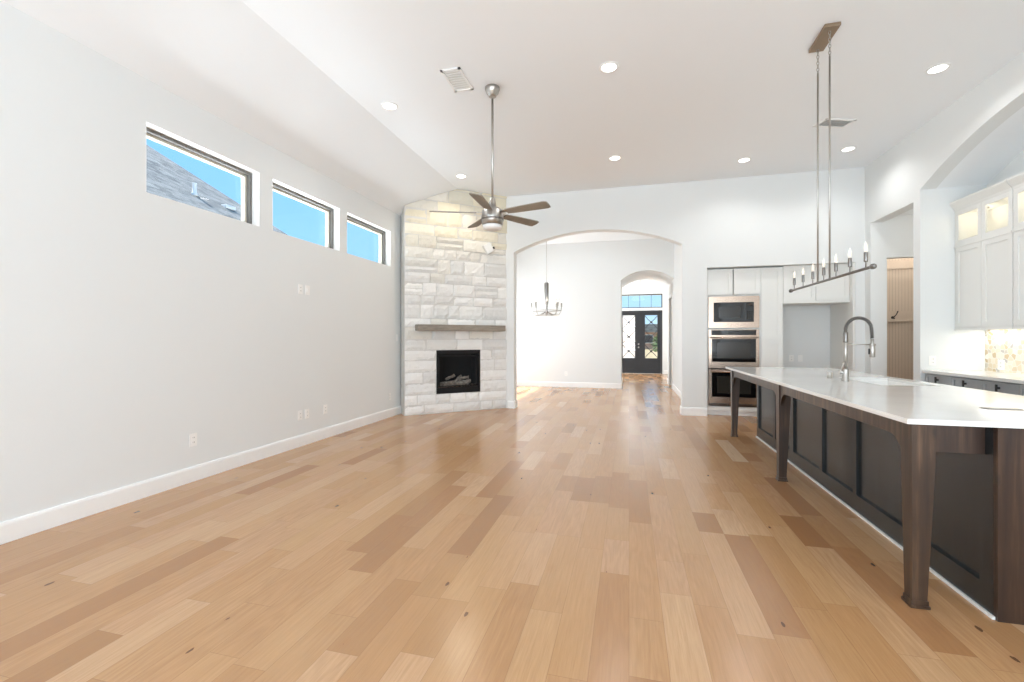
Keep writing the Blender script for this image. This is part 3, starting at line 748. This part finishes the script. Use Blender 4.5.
obj('display', MB().box(1.89, 1.975, KY-.0355, KY-.0335, gz1-.06, gz1-.03), 'screen', cp)
# double oven
def oven(z0, z1, panel, label):
    t = thing('wall_oven', label, 'oven', (1.69, KY, z0), 'built-in wall ovens')
    x0, x1 = 1.305, 2.081
    b = MB(); b.box(x0, x1, KY+.0, KY+.5, z0, z1); obj('body', b, 'steel', t)
    zt = z1
    if panel:
        zt = z1-.105
        o = obj('control_panel', MB().box(x0+.045, x1-.045, KY-.022, KY, zt+.012, z1-.008), 'blackglass', t)
        obj('display', MB().box(1.6, 1.78, KY-.024, KY-.0215, zt+.04, z1-.035), 'screen', o)
        b = MB(); b.box(x0, x0+.044, KY-.02, KY, zt, z1); b.box(x1-.044, x1, KY-.02, KY, zt, z1); b.box(x0+.044, x1-.044, KY-.02, KY, z1-.008, z1); obj('panel_trim', b, 'steel', t)
    zb = z0+(.0 if panel else .055)
    gz0, gz1 = zb+.105, zt-.05
    b = MB(); b.box(x0, x1, KY-.03, KY, zb, gz0); b.box(x0, x1, KY-.03, KY, gz1, zt-.004); b.box(x0, x0+.05, KY-.03, KY, gz0, gz1); b.box(x1-.05, x1, KY-.03, KY, gz0, gz1)
    dr = obj('door', b, 'steel', t)
    obj('door_glass', MB().box(x0+.05, x1-.05, KY-.029, KY-.002, gz0, gz1), 'blackglass', dr)
    obj('door_window', MB().box(x0+.13, x1-.13, KY-.031, KY-.0285, gz0+.06, gz1-.06), 'screen', dr)
    b = MB(); b.tube([(x0+.02, KY-.075, zt-.03), (x1-.02, KY-.075, zt-.03)], .013, 12)
    for x in (x0+.06, x1-.06): b.tube([(x, KY-.075, zt-.03), (x, KY-.028, zt-.03)], .008, 8)
    obj('handle', b, 'steel', dr)
    if not panel:
        b = MB()
        for k in range(3): b.box(x0+.01, x1-.01, KY-.012, KY-.001, z0+.006+k*.017, z0+.014+k*.017)
        obj('vent_grille', b, 'blackmetal', t)
oven(.80, 1.448, True, 'upper stainless wall oven with black glass door and control panel')
oven(.155, .775, False, 'lower stainless wall oven partly hidden by the island leg')
# pantry
pc = thing('pantry_cabinet', 'narrow tall white pantry cabinet between ovens and refrigerator recess', 'cabinet', (2.26, KY, 0))
obj('carcass', MB().box(2.10, 2.435, KY, 8.9, .08, 2.47), 'cab', pc)
obj('toe_kick', MB().box(2.10, 2.435, KY+.05, KY+.08, 0, .08), 'trim', pc)
shaker(T((2.11, KY, 1.285)), .31, 1.175, parent=pc); shaker(T((2.11, KY, .09)), .31, 1.185, parent=pc)
# cabinet over the refrigerator recess
rc = thing('refrigerator_cabinet', 'white two-door cabinet above the empty refrigerator recess', 'cabinet', (2.92, KY, 1.86))
b = MB(); b.box(2.435, 3.374, KY, 8.9, 1.87, 2.47); obj('carcass', b, 'cab', rc)
obj('side_panel', MB().box(3.375, 3.403, YB+.008, 8.93, 0, 2.48), 'cab', rc)
obj('rail', MB().box(2.437, 3.375, KY-.022, KY, 1.87, 1.90), 'cab', rc)
shaker(T((2.440, KY, 1.905)), .462, .555, parent=rc); shaker(T((2.908, KY, 1.905)), .462, .555, parent=rc)
# top filler rail (shadow line under the wall)
obj('top_rail', MB().box(2.437, 3.374, KY-.02, KY, 2.46, KZ-.004), 'cab', rc)

# ------------------------------------------------------------------ kitchen niche
RX_ = Matrix.Rotation(-PI/2, 4, 'Z')       # local -y -> world -x ; local x -> world -y
XU = 3.91
def upper_cabinet(y1, y0, label):
    """y1 > y0; doors face -x"""
    t = thing('upper_cabinet', label, 'cabinet', (XU+.15, (y0+y1)/2, 1.41), 'upper kitchen cabinets in the niche')
    zb, zm, zt = 1.42, 2.42, 2.86; s_ = .018; xw = XN-.002
    b = MB()
    b.box(XU, xw, y1-s_, y1, zb, zt); b.box(XU, xw, y0, y0+s_, zb, zt); b.box(xw-.012, xw, y0, y1, zb, zt)
    for z in (zb, zm-.01, zt-.02): b.box(XU, xw, y0+s_, y1-s_, z, z+.02)
    b.box(XU, XU+.018, (y0+y1)/2-.02, (y0+y1)/2+.02, zb, zt)
    obj('carcass', b, 'cab', t)
    w = (y1-y0)/2-.004
    for k in range(2):
        m = T((XU, y1-.002-k*(w+.004), zb+.01)) @ RX_
        shaker(m, w, zm-zb-.02, parent=t)
        m = T((XU, y1-.002-k*(w+.004), zm+.015)) @ RX_
        shaker(m, w, zt-zm-.02, fr=.055, parent=t, name='glass_door', glassy=True)
    obj('light_rail', MB().box(XU-.03, XU, y0, y1, zm-.012, zm+.014), 'cab', t)
    obj('bottom_rail', MB().box(XU-.022, XU+.0, y0, y1, zb-.025, zb+.006), 'cab', t)
    q = MB(); q.prism([(XU-.022, zt-.01), (XU-.03, zt+.02), (XU-.075, zt+.09), (XU-.075, zt+.11), (XU+.02, zt+.11), (XU+.02, zt-.01)], y0, y1)
    obj('crown', q, 'cab', t)
    for k in range(2):
        yc = y1-(y1-y0)*(.25+.5*k)
        obj('puck_light', MB().lathe([(.03, -.014), (.035, -.01), (.035, 0)], (XU+.15, yc, zt-.02), 16), 'nickel', t)
        add_light('cabinet_lamp', 'POINT', (XU+.14, yc, zt-.09), (0, 0, 0), 0.7, (1, .86, .66), .03)
upper_cabinet(NY1-.004, 5.885, 'white niche cabinet beside the end wall with two lit glass top doors')
upper_cabinet(5.875, 5.01, 'white niche cabinet at the right photo edge, second from the end wall')
for y in (6.3, 5.45): add_light('undercabinet_strip', 'AREA', (XU+.2, y, 1.405), (0, 0, 0), 1.6, (1, .96, .89), .10, .75)
struct('trim_backsplash', MB().box(XN-.016, XN, NY0, NY1, .905, 1.43), 'mosaic')
bc = thing('base_cabinet', 'grey base cabinets under the niche counter with dark pulls', 'cabinet', (3.9, 4.8, 0))
obj('carcass', MB().box(XR+.065, XN-.003, NY0+.005, NY1-.005, .1, .868), 'cabgrey', bc)
obj('toe_kick', MB().box(XR+.13, XN-.05, NY0+.005, NY1-.005, 0, .1), 'slot', bc)
y = NY1-.03
while y > NY0+.4:
    w = .455
    d_ = shaker(T((XR+.065, y, .70)) @ RX_, w, .155, fr=.03, mat_='cabgrey', parent=bc, name='drawer')
    q = MB(); q.box(XR+.012, XR+.022, y-w/2-.011, y-w/2+.011, .765, .835); q.box(XR+.02, XR+.046, y-w/2-.006, y-w/2+.006, .79, .81)
    obj('pull', q, 'slot', d_)
    d_ = shaker(T((XR+.065, y, .12)) @ RX_, w, .57, mat_='cabgrey', parent=bc)
    obj('pull', MB().box(XR+.015, XR+.046, y-w+.03, y-w+.042, .5, .64), 'slot', d_)
    y -= w+.006
single('niche_countertop', MB().box(XR+.015, XN-.001, NY0+.003, NY1-.003, .870, .905, bevel=.003), 'quartz', 'long white counter in the arched kitchen niche', 'countertop')

# mudroom: locker wall with rail and hooks
lk = thing('mudroom_locker', 'tan beadboard mudroom locker seen through the hall doorway', 'locker', (4.4, 9.0, 0))
LY = 9.05
obj('back_panel', MB().box(3.70, 5.6, LY, LY+.03, 0, 2.7), 'bead', lk)
obj('side_panel', MB().box(3.70, 3.74, 8.35, LY, 0, 2.7), 'locker', lk)
obj('hook_rail', MB().box(3.74, 5.6, LY-.02, LY, 1.60, 1.76), 'locker', lk)
obj('ledge', MB().box(3.74, 5.6, LY-.04, LY, 1.585, 1.602), 'locker', lk)
obj('top_board', MB().box(3.74, 5.6, LY-.02, LY, 2.48, 2.62), 'locker', lk)
def hook(x, label):
    b = MB(); b.lathe([(.022, 0), (.022, .006), (.01, .012)], seg=14, m=T((x, LY-.02, 1.655)) @ Matrix.Rotation(PI/2, 4, 'X'))
    b.tube([(x, LY-.03, 1.655), (x, LY-.06, 1.66), (x+.02, LY-.09, 1.70), (x+.035, LY-.1, 1.745)], .007, 8); b.ball((x+.036, LY-.1, 1.75), .011)
    b.tube([(x, LY-.03, 1.648), (x, LY-.06, 1.63), (x+.008, LY-.08, 1.645)], .006, 8)
    single('coat_hook', b, 'blackmetal', label, 'hook', 'coat hooks in the mudroom')
hook(4.335, 'dark metal coat hook, left one on the mudroom rail'); hook(4.66, 'dark metal coat hook at the right edge of the doorway')
add_light('mudroom_lamp', 'POINT', (4.5, 8.5, 2.9), (0, 0, 0), 9, (1, .88, .76), .1)
add_light('hall_lamp', 'POINT', (4.9, 7.4, 2.7), (0, 0, 0), 9, (1, .93, .85), .12)

# ------------------------------------------------------------------ island
IX0, IX1, IY0, IY1 = 1.262, 2.52, 2.505, 6.62      # countertop
CX0, CX1, CY0, CY1 = 1.636, 2.46, 2.558, 6.54       # cabinet body
CT, CB = .915, .892
isl = thing('kitchen_island', 'long dark-stained wood kitchen island with panelled side and open leg frame', 'kitchen island', ((CX0+CX1)/2, (CY0+CY1)/2, 0))
b = MB(); th = .03
b.box(CX0+.012, CX0+th, CY0, CY1, .0, CB); b.box(CX1-th, CX1, CY0, CY1, 0, CB); b.box(CX0+th, CX1-th, CY0+.012, CY0+th, 0, CB); b.box(CX0+th, CX1-th, CY1-th, CY1, 0, CB); b.box(CX0+th, CX1-th, CY0+th, CY1-th, .08, .1)
obj('carcass', b, 'islandpanel', isl)
# stiles and rails of the seating side
cuts = [2.565, 2.70, 3.06, 3.12, 3.86, 3.905, 4.465, 4.53, 5.17, 5.27, 5.78, 5.86, 6.48, 6.54]
b = MB(); x0, x1 = CX0-.008, CX0+.012
b.box(x0, x1, CY0+.0125, CY1, 0, .135); b.box(x0, x1, CY0+.0125, CY1, .80, CB)
for (s0, s1) in ((2.5705, 2.655), (3.20, 3.26), (3.865, 3.92), (4.475, 4.53), (5.19, 5.30), (5.78, 5.86), (6.47, 6.54)): b.box(x0, x1, s0, s1, .135, .80)
obj('panel_frame', b, 'islandpanel', isl)
b = MB(); b.box(CX0-.02, CX0-.008, CY0, CY1, 0, .014); obj('shoe_strip', b, 'cab', isl)
# near end: posts, rails
b = MB(); b.box(CX0-.008, CX0+.13, CY0-.014, CY0+.012, 0, CB); b.box(CX1-.13, CX1, CY0-.014, CY0+.012, 0, CB); b.box(CX0+.13, CX1-.13, CY0-.014, CY0+.012, 0, .13); b.box(CX0+.13, CX1-.13, CY0-.014, CY0+.012, .78, CB)
obj('end_frame', b, 'islandwood_shaded', isl)
b = MB(); b.box(CX1, CX1+.014, CY0, CY1, .09, CB); 
obj('door_side', b, 'islandpanel', isl)
# legs
LX = 1.318
LYs = [2.580, 4.565, 6.485]
def leg(y0):
    w0, w1 = .098, .062
    b = MB()
    def ring(z, w): return [(LX, y0), (LX+w, y0), (LX+w, y0+w), (LX, y0+w)]
    pr = [(.035, w1), (.70, w0-.004), (CB, w0)]
    vs = [[b._v((x, y, z)) for x, y in ring(z, w)] for z, w in pr]
    for a, c in zip(vs, vs[1:]):
        for k in range(4): b.b.faces.new([a[k], a[(k+1) % 4], c[(k+1) % 4], c[k]])
    b.b.faces.new(vs[0][::-1]); b.b.faces.new(vs[-1])
    o = obj('leg', b, 'islandwood', isl)
    q = MB(); f0 = -.009; f1 = w1+.009
    q.box(LX+f0, LX+f1, y0+f0, y0+f1, 0, .014); q.box(LX+f0+.005, LX+f1-.005, y0+f0+.005, y0+f1-.005, .014, .036)
    obj('foot', q, 'islandwood', o)
for y0 in LYs: leg(y0)
# aprons with curved corner brackets
def apron(y0, y1):
    z0, z1, r = .80, CB, .115
    p = [(y0, z1), (y0, z0-r)]
    for k in range(0, 9): a = PI-(PI/2)*k/8; p.append((y0+.012+r+(r)*math.cos(a), z0-r+r*math.sin(a)))
    for k in range(0, 9): a = PI/2-(PI/2)*k/8; p.append((y1-.012-r+r*math.cos(a), z0-r+r*math.sin(a)))
    p += [(y1, z0-r), (y1, z1)]
    obj('apron', MB().prism(p, LX+.012, LX+.04, 'x'), 'islandwood', isl)
apron(LYs[0]+.098, LYs[1]); apron(LYs[1]+.098, LYs[2])
obj('end_apron', MB().box(LX+.098, CX0-.008, LYs[0]+.04, LYs[0]+.065, .745, CB), 'islandwood_shaded', isl)
obj('end_apron', MB().box(LX+.098, CX0-.008, LYs[2]+.05, LYs[2]+.075, .745, CB), 'islandwood_shaded', isl)
# countertop with sink cut-out
SX0, SX1, SY0, SY1 = 1.99, 2.40, 4.30, 5.08
b = MB(); z0, z1 = CB, CT
o_ = [(IX0, IY0), (IX1, IY0), (IX1, IY1), (IX0, IY1)]; i_ = [(SX0, SY0), (SX1, SY0), (SX1, SY1), (SX0, SY1)]
VO = [[b._v((x, y, z)) for x, y in o_] for z in (z0, z1)]; VI = [[b._v((x, y, z)) for x, y in i_] for z in (z0, z1)]
for k in range(4):
    k2 = (k+1) % 4
    b.b.faces.new([VO[1][k], VO[1][k2], VI[1][k2], VI[1][k]]); b.b.faces.new([VO[0][k2], VO[0][k], VI[0][k], VI[0][k2]])
    b.b.faces.new([VO[0][k], VO[0][k2], VO[1][k2], VO[1][k]]); b.b.faces.new([VI[0][k2], VI[0][k], VI[1][k], VI[1][k2]])
bmesh.ops.bevel(b.b, geom=[e_ for e_ in b.b.edges if all(abs(v.co.z-z1) < 1e-6 for v in e_.verts) and len({v.index for v in e_.verts}) and not any(v in VI[1] for v in e_.verts)], offset=.004, segments=2, affect='EDGES')
single('island_countertop', b, 'quartz', 'large glossy white counter slab on top of the dark island', 'countertop')
# sink
b = MB(); zb = .70; x0, x1, y0, y1 = SX0-.004, SX1+.004, SY0-.004, SY1+.004
b.box(x0-.012, x0, y0-.012, y1+.012, zb, CB-.001); b.box(x1, x1+.012, y0-.012, y1+.012, zb, CB-.001); b.box(x0, x1, y0-.012, y0, zb, CB-.001); b.box(x0, x1, y1, y1+.012, zb, CB-.001); b.box(x0-.012, x1+.012, y0-.012, y1+.012, zb-.012, zb)
sk = thing('sink', 'white undermount sink set into the island counter behind the faucet', 'sink', ((SX0+SX1)/2, (SY0+SY1)/2, zb))
obj('basin', b, M['plastic'], sk)
obj('drain', MB().lathe([(.0, .001), (.045, .001), (.05, .004), (.05, 0)], ((SX0+SX1)/2, (SY0+SY1)/2, zb)), 'nickel', sk)
# faucet
px, py = 1.872, 4.64
fc = thing('faucet', 'tall brushed nickel spring-neck pull-down faucet on the island', 'faucet', (px, py, CT))
obj('base', MB().lathe([(.031, 0), (.031, .006), (.028, .01), (.028, .10), (.026, .108), (.015, .11)], (px, py, CT)), 'nickel', fc)
obj('pole', MB().tube([(px, py, CT+.1), (px, py, CT+.41)], .0145, 14), 'nickel', fc)
obj('spring_collar', MB().lathe([(.018, 0), (.019, .005), (.019, .085), (.017, .09)], (px, py, CT+.345)), 'nickeld', fc)
R_ = .10; zc = CT+.455
path = [(px, py, CT+.43)]+[(px+R_-R_*math.cos(a*PI/24), py, zc+R_*1.08*math.sin(a*PI/24)) for a in range(0, 23)]
last = path[-1]; path += [(px+2*R_+.002, py, zc-.04), (px+2*R_+.003, py, zc-.075)]
# spring: helix around the path
P = [Vector(p) for p in path]; seg = []
Ls = [0]
for a, c in zip(P, P[1:]): Ls.append(Ls[-1]+(c-a).length)
tot = Ls[-1]; turns = 46; n = turns*10; hel = []
j = 0
for k in range(n+1):
    s_ = tot*k/n
    while j < len(P)-2 and Ls[j+1] < s_: j += 1
    t = (s_-Ls[j])/(Ls[j+1]-Ls[j]); c = P[j].lerp(P[j+1], t); dd = (P[j+1]-P[j]).normalized(); u = Vector((0, 1, 0)); w = dd.cross(u)
    an = 2*PI*turns*k/n; hel.append(c+(u*math.cos(an)+w*math.sin(an))*.0125)
sp = obj('spring_neck', MB().tube(hel, .0032, 5), 'nickeld', fc)
obj('hose', MB().tube(path, .0085, 10), 'slot', sp)
sx_ = px+2*R_+.004
hd = obj('spray_head', MB().lathe([(.019, 0), (.022, .004), (.022, .07), (.019, .11), (.013, .125), (.012, .16)], (sx_, py, zc-.24)), 'nickel', fc)
obj('spray_button', MB().box(sx_-.027, sx_-.018, py-.008, py+.008, zc-.215, zc-.165), 'slot', hd)
obj('support_arm', MB().tube([(px, py, CT+.33), (sx_-.01, py, CT+.325)], .0055, 8).lathe([(.026, -.008), (.026, .008)], (sx_, py, CT+.325), 18), 'nickel', fc)
q = MB(); q.tube([(px, py, CT+.075), (px-.045, py, CT+.08)], .017, 12); q.tube([(px-.04, py, CT+.085), (px-.03, py-.01, CT+.13), (px-.018, py-.015, CT+.165)], .006, 8)
obj('lever', q, 'nickel', fc)
sd = thing('soap_dispenser', 'short cylindrical nickel cap on the island counter left of faucet', 'soap dispenser', (1.88, 4.99, CT))
obj('cap', MB().lathe([(.02, .004), (.022, .008), (.022, .05), (.019, .056), (.0, .057)], (1.88, 4.99, CT)), 'nickel', sd)
obj('flange', MB().lathe([(.026, 0), (.026, .004), (.02, .005)], (1.88, 4.99, CT)), 'nickel', sd)
po = thing('popup_outlet', 'thin grey flush outlet cover on near part of island counter', 'outlet', (1.93, 2.99, CT))
obj('cover', MB().box(1.855, 2.005, 2.965, 3.015, CT, CT+.004, bevel=.001), 'nickel', po)
obj('rim', MB().box(1.85, 2.01, 2.96, 3.02, CT, CT+.0018), 'nickeld', po)

# ------------------------------------------------------------------ linear chandelier over the island
hx = 1.66
lc = thing('island_chandelier', 'long thin bar chandelier with seven candle bulbs above the island', 'chandelier', (hx, 4.53, 1.8))
obj('ceiling_plate', MB().box(hx-.06, hx+.06, 4.34, 4.70, ZC-.028, ZC, bevel=.003), 'canopywood', lc)
for y in (4.405, 4.655):
    b = MB(); z = ZC-.028; k = 0
    while z > 3.70:
        ang = (k % 2)*PI/2; h_ = .03
        b.tube([(hx+.009*math.cos(a)*math.cos(ang), y+.009*math.cos(a)*math.sin(ang), z-h_/2+h_*.62*math.sin(a)) for a in [2*PI*i/12 for i in range(12)]], .0026, 6, closed=True)
        z -= h_*.95; k += 1
    ch = obj('chain', b, 'nickel', lc)
    obj('rod', MB().tube([(hx, y, 1.805), (hx, y, z+.012)], .0075, 10), 'nickel', lc)
obj('bar', MB().tube([(hx, 3.71, 1.80), (hx, 5.35, 1.80)], .0105, 12), 'nickeld', lc)
for y in (3.70, 5.355): obj('end_cap', MB().ball((hx, y, 1.80), .021, sy=1.5), 'nickeld', lc)
for k in range(7):
    y = 3.80+k*.2425
    a = MB(); a.tube([(hx, y, 1.808), (hx, y, 1.86)], .004, 8); a.lathe([(.011, .0), (.0125, .004), (.0125, .065), (.010, .07)], (hx, y, 1.85), 14)
    h_ = obj('candle_holder', a, 'nickeld', lc)
    obj('bulb', MB().lathe([(.007, 0), (.012, .018), (.013, .03), (.009, .052), (.003, .074), (0, .078)], (hx, y, 1.92), 14), 'bulb', h_)

# ------------------------------------------------------------------ dining chandelier
qx, qy = -1.815, 10.1
dc = thing('dining_chandelier', 'nickel ring chandelier with candle bulbs hanging in the dining room', 'chandelier', (qx, qy, 1.82))
obj('ceiling_canopy', MB().lathe([(.02, -.05), (.05, -.045), (.06, -.01), (.06, 0)], (qx, qy, 3.86)), 'nickel', dc)
obj('rod', MB().tube([(qx, qy, 2.55), (qx, qy, 3.82)], .006, 8), 'nickel', dc)
obj('column', MB().lathe([(.02, -.36), (.03, -.3), (.022, -.2), (.045, -.08), (.05, .32), (.046, .36), (.02, .38)], (qx, qy, 2.2), 20), 'nickeld', dc)
for z, r in ((1.83, .27), (1.93, .33)):
    obj('ring', MB().tube([(qx+r*math.cos(2*PI*i/48), qy+r*math.sin(2*PI*i/48), z) for i in range(48)], .008, 8, closed=True), 'nickel', dc)
for k in range(8):
    a = 2*PI*k/8+.2; dx, dy = math.cos(a), math.sin(a)
    am = obj('arm', MB().tube([(qx+dx*.03, qy+dy*.03, 1.90), (qx+dx*.18, qy+dy*.18, 1.83), (qx+dx*.28, qy+dy*.28, 1.84), (qx+dx*.33, qy+dy*.33, 1.93), (qx+dx*.34, qy+dy*.34, 2.03)], .008, 8), 'nickel', dc)
    obj('candle_holder', MB().lathe([(.022, 0), (.018, .01), (.018, .09)], (qx+dx*.34, qy+dy*.34, 2.02), 12), 'nickel', am)
    obj('bulb', MB().lathe([(.010, 0), (.024, .03), (.024, .05), (.012, .09), (0, .125)], (qx+dx*.34, qy+dy*.34, 2.11), 12), 'bulb', am)

# foyer ceiling light
lx, ly = .36, 15.7
fl = thing('foyer_light', 'white dome pendant light in the foyer in front of the transom', 'ceiling light', (lx, ly, 2.86))
obj('shade', MB().lathe([(.0, .0), (.25, .01), (.27, .03), (.25, .10), (.16, .17), (.05, .20), (0, .20)], (lx, ly, 2.87), 32), 'frostlit', fl)
obj('stem', MB().tube([(lx, ly, 3.06), (lx, ly, 3.62)], .012, 10), 'nickel', fl)
obj('canopy', MB().lathe([(.05, -.03), (.07, -.02), (.07, 0)], (lx, ly, 3.62)), 'nickel', fl)
add_light('foyer_lamp', 'POINT', (lx-.9, ly-.2, 3.2), (0, 0, 0), 14, (1, .97, .93), .2)

# ------------------------------------------------------------------ front doors and transom
def front_door(x0, x1, n, knob_side, lite):
    t = structthing('door_%d' % n, ((x0+x1)/2, YE+.06, 0)); y0, y1 = YE+.03, YE+.08; gz0, gz1 = .565, 2.185; g0, g1 = lite
    b = MB(); b.box(x0, g0, y0, y1, .01, 2.30); b.box(g1, x1, y0, y1, .01, 2.30); b.box(g0, g1, y0, y1, .01, gz0); b.box(g0, g1, y0, y1, gz1, 2.30)
    struct('door_leaf', b, 'doorblack', t)
    b = MB(); f = .03; b.box(g0, g1, y0-.012, y0, .16, .16+f); b.box(g0, g1, y0-.012, y0, .46, .46+f); b.box(g0, g0+f, y0-.012, y0, .16, .49); b.box(g1-f, g1, y0-.012, y0, .16, .49); b.box(g0+.07, g1-.07, y0-.01, y0, .23, .42)
    struct('lower_panel', b, 'doorblack', t)
    struct('door_glass', MB().box(g0, g1, y1-.02, y1-.012, gz0, gz1), 'glass', t)
    b = MB(); yy_ = y0+.01; H_ = (gz1-gz0)/3; cx = (g0+g1)/2; hw = (g1-g0)/2
    for k in range(3):
        zc_ = gz0+H_*(k+.5); zl, zh = gz0+H_*k+.02, gz0+H_*(k+1)-.02
        for sgn in (-1, 1):
            b.tube([(cx-hw+.01, yy_, zc_+sgn*(H_/2-.03)), (cx-hw*.5, yy_, zc_+sgn*.11), (cx, yy_, zc_), (cx+hw*.5, yy_, zc_-sgn*.11), (cx+hw-.01, yy_, zc_-sgn*(H_/2-.03))], .012, 6)
        b.ball((cx, yy_, zc_), .045, sy=.5)
        if k < 2:
            zq = gz0+H_*(k+1)
            for s2 in (-1, 1): b.tube([(cx+s2*.02, yy_, zq-.06), (cx+s2*.07, yy_, zq), (cx+s2*.02, yy_, zq+.06)], .006, 6)
            b.ball((cx, yy_, zq), .022, sy=.5)
    for a in ((g0, g0+.012, gz0, gz1), (g1-.012, g1, gz0, gz1), (g0, g1, gz0, gz0+.012), (g0, g1, gz1-.012, gz1)): b.box(a[0], a[1], yy_-.006, yy_+.006, a[2], a[3])
    struct('iron_grille', b, 'doorblack', t)
    if knob_side:
        for z in (.98, 1.10): struct('door_handle', MB().lathe([(.028, 0), (.028, .012), (.014, .02), (.014, .045), (.03, .055), (.03, .07), (0, .08)], m=T((x1-.045, y0, z)) @ Matrix.Rotation(PI/2, 4, 'X'), seg=16), 'nickel', t)
MIDX = .395
front_door(FX0+.05, MIDX-.004, 1, True, (-.24, .225)); front_door(MIDX+.004, FX1-.05, 2, False, (.565, 1.03))
b = MB(); b.box(FX0, FX0+.045, YE+.0, YE+.14, 0, 2.35); b.box(FX1-.045, FX1, YE, YE+.14, 0, 2.35); b.box(FX0+.045, FX1-.045, YE, YE+.14, 2.303, 2.35); b.box(MIDX-.012, MIDX+.012, YE+.015, YE+.03, .01, 2.30)
struct('door_frame', b, 'doorblack')
w = structthing('window_10', ((FX0+FX1)/2, YE+.06, 2.45)); b = MB()
for a in ((FX0, FX1, 2.45, 2.475), (FX0, FX1, 2.925, 2.96), (FX0, FX0+.03, 2.45, 2.96), (FX1-.03, FX1, 2.45, 2.96)): b.box(a[0], a[1], YE+.02, YE+.08, a[2], a[3])
for x in (-.02, .39, .80): b.box(x-.006, x+.006, YE+.04, YE+.06, 2.475, 2.925)
struct('window_frame', b, 'doorblack', w); struct('pane', MB().box(FX0+.03, FX1-.03, YE+.045, YE+.05, 2.475, 2.925), 'glass', w)

# ------------------------------------------------------------------ outside
struct('ground', MB().box(-60, 60, YE+.25, 90, -.5, -.12), 'lawn')
struct('ground_side', MB().box(-60, -4.3, -20, YE+.25, -.5, -.12), 'lawn')
struct('porch_slab', MB().box(-3, 3, YE+.2, YE+3.2, -.12, -.01), 'concrete')
struct('porch_beam', MB().box(-3, 3, YE+1.7, YE+2.0, 3.09, 3.5), 'soffit')
pcx = thing('brick_pier', 'pale brick pier outside the left front door glass', 'pier', (-.3, YE+2.0, 0))
obj('shaft', MB().box(-.62, .28, YE+1.6, YE+2.1, .12, 2.3), 'palebrick', pcx)
obj('base', MB().box(-.66, .32, YE+1.55, YE+2.15, -.01, .12), 'concrete', pcx)
obj('cap', MB().box(-.65, .31, YE+1.57, YE+2.13, 2.3, 2.38), 'concrete', pcx)
hs_ = thing('brick_house', 'brown brick house across the street seen through the right front door', 'house', (5, 69, -.12))
obj('wall', MB().box(-6, 16, 64, 74, -.12, 2.2), 'brick', hs_)
b = MB(); b.prism([(-7, 2.2), (17, 2.2), (12, 3.3), (-2, 3.3)], 63.4, 74.6); obj('roof', b, 'shingle', hs_)
for x in (-3, 2, 7, 12): 
    wd = obj('window', MB().box(x, x+1.2, 63.93, 64.0, .7, 1.9), 'trim', hs_); obj('pane', MB().box(x+.08, x+1.12, 63.91, 63.935, .78, 1.82), 'blackglass', wd)
def tree(x, y, h, r, label):
    t = thing('yard_tree', label, 'tree', (x, y, -.12), 'front yard trees')
    b = MB(); b.tube([(x, y, -.12), (x+.05, y, h*.5), (x, y, h)], [.12, .09, .04], 10); obj('trunk', b, 'bark', t)
    b = MB(); rr = random.Random(int(x*10+y))
    for k in range(420):
        a, c = rr.uniform(0, 2*PI), rr.uniform(-1, 1); q = r*rr.uniform(.45, 1)**.6; s_ = math.sqrt(1-c*c)
        p = Vector((x+q*s_*math.cos(a), y+q*s_*math.sin(a), h+q*c*.85)); m = T(p) @ Matrix.Rotation(rr.uniform(0, 6), 4, 'Z') @ Matrix.Rotation(rr.uniform(-1, 1), 4, 'X')
        l = .16; V = [b._v(v, m) for v in ((-l, 0, 0), (0, -l*.5, .02), (l, 0, 0), (0, l*.5, .02))]; b.b.faces.new(V)
    obj('foliage', b, 'leaf', t)
tree(2.35, 29.5, 1.0, 1.0, 'green leafy tree outside, low behind the right front door glass')
# neighbour's roof beyond the first clerestory window
def onx(u, v, X): r = ray(u, v); t = X/r.x; return Vector((X, t*r.y, CAM_H+t*r.z))
E0 = onx(292, 237.6, -8.0); R0 = onx(120, 127.6, -12.0)
nh = thing('neighbor_house', 'neighbouring house with grey shingle roof outside the first high window', 'house', (-12, 2, -.12))
dirv = (R0-E0); 
ez = E0.z; Rr = R0
b = MB()
v = [b._v(p) for p in ((-8, E0.y, ez), (-8, -14, ez), (Rr.x, -14, Rr.z), tuple(Rr), (2*Rr.x+8, E0.y, ez), (2*Rr.x+8, -14, ez))]
b.b.faces.new([v[0], v[1], v[2], v[3]]); b.b.faces.new([v[0], v[3], v[4]]); b.b.faces.new([v[3], v[2], v[5], v[4]]); b.b.faces.new([v[1], v[5], v[2]]); b.b.faces.new([v[0], v[4], v[5], v[1]])
rf = obj('roof', b, 'shingle', nh)
obj('wall', MB().box(2*Rr.x+8.4, -8.4, -13.6, E0.y-.4, -.12, ez-.02), 'brick', nh)
nr = ((v0 := Vector((0, -1, 0))).cross(Vector((Rr.x+8, 0, Rr.z-ez)))).normalized()
def onroof(u, v_):
    r = ray(u, v_); k = (Rr.z-ez)/(Rr.x+8); o = Vector((0, 0, CAM_H))
    t = (ez+k*(0-(-8))-CAM_H)/(r.z-k*r.x); return o+r*t
p = onroof(194.5, 195); obj('vent_pipe', MB().lathe([(.09, -.03), (.045, .05), (.04, .06), (.04, .24), (.045, .25)], tuple(p), 14), 'plastic', rf)
p = onroof(227.5, 207.5); obj('roof_vent', MB().box(p.x-.1, p.x+.1, p.y-.13, p.y+.13, p.z-.05, p.z+.04, bevel=.02), 'plastic', rf)
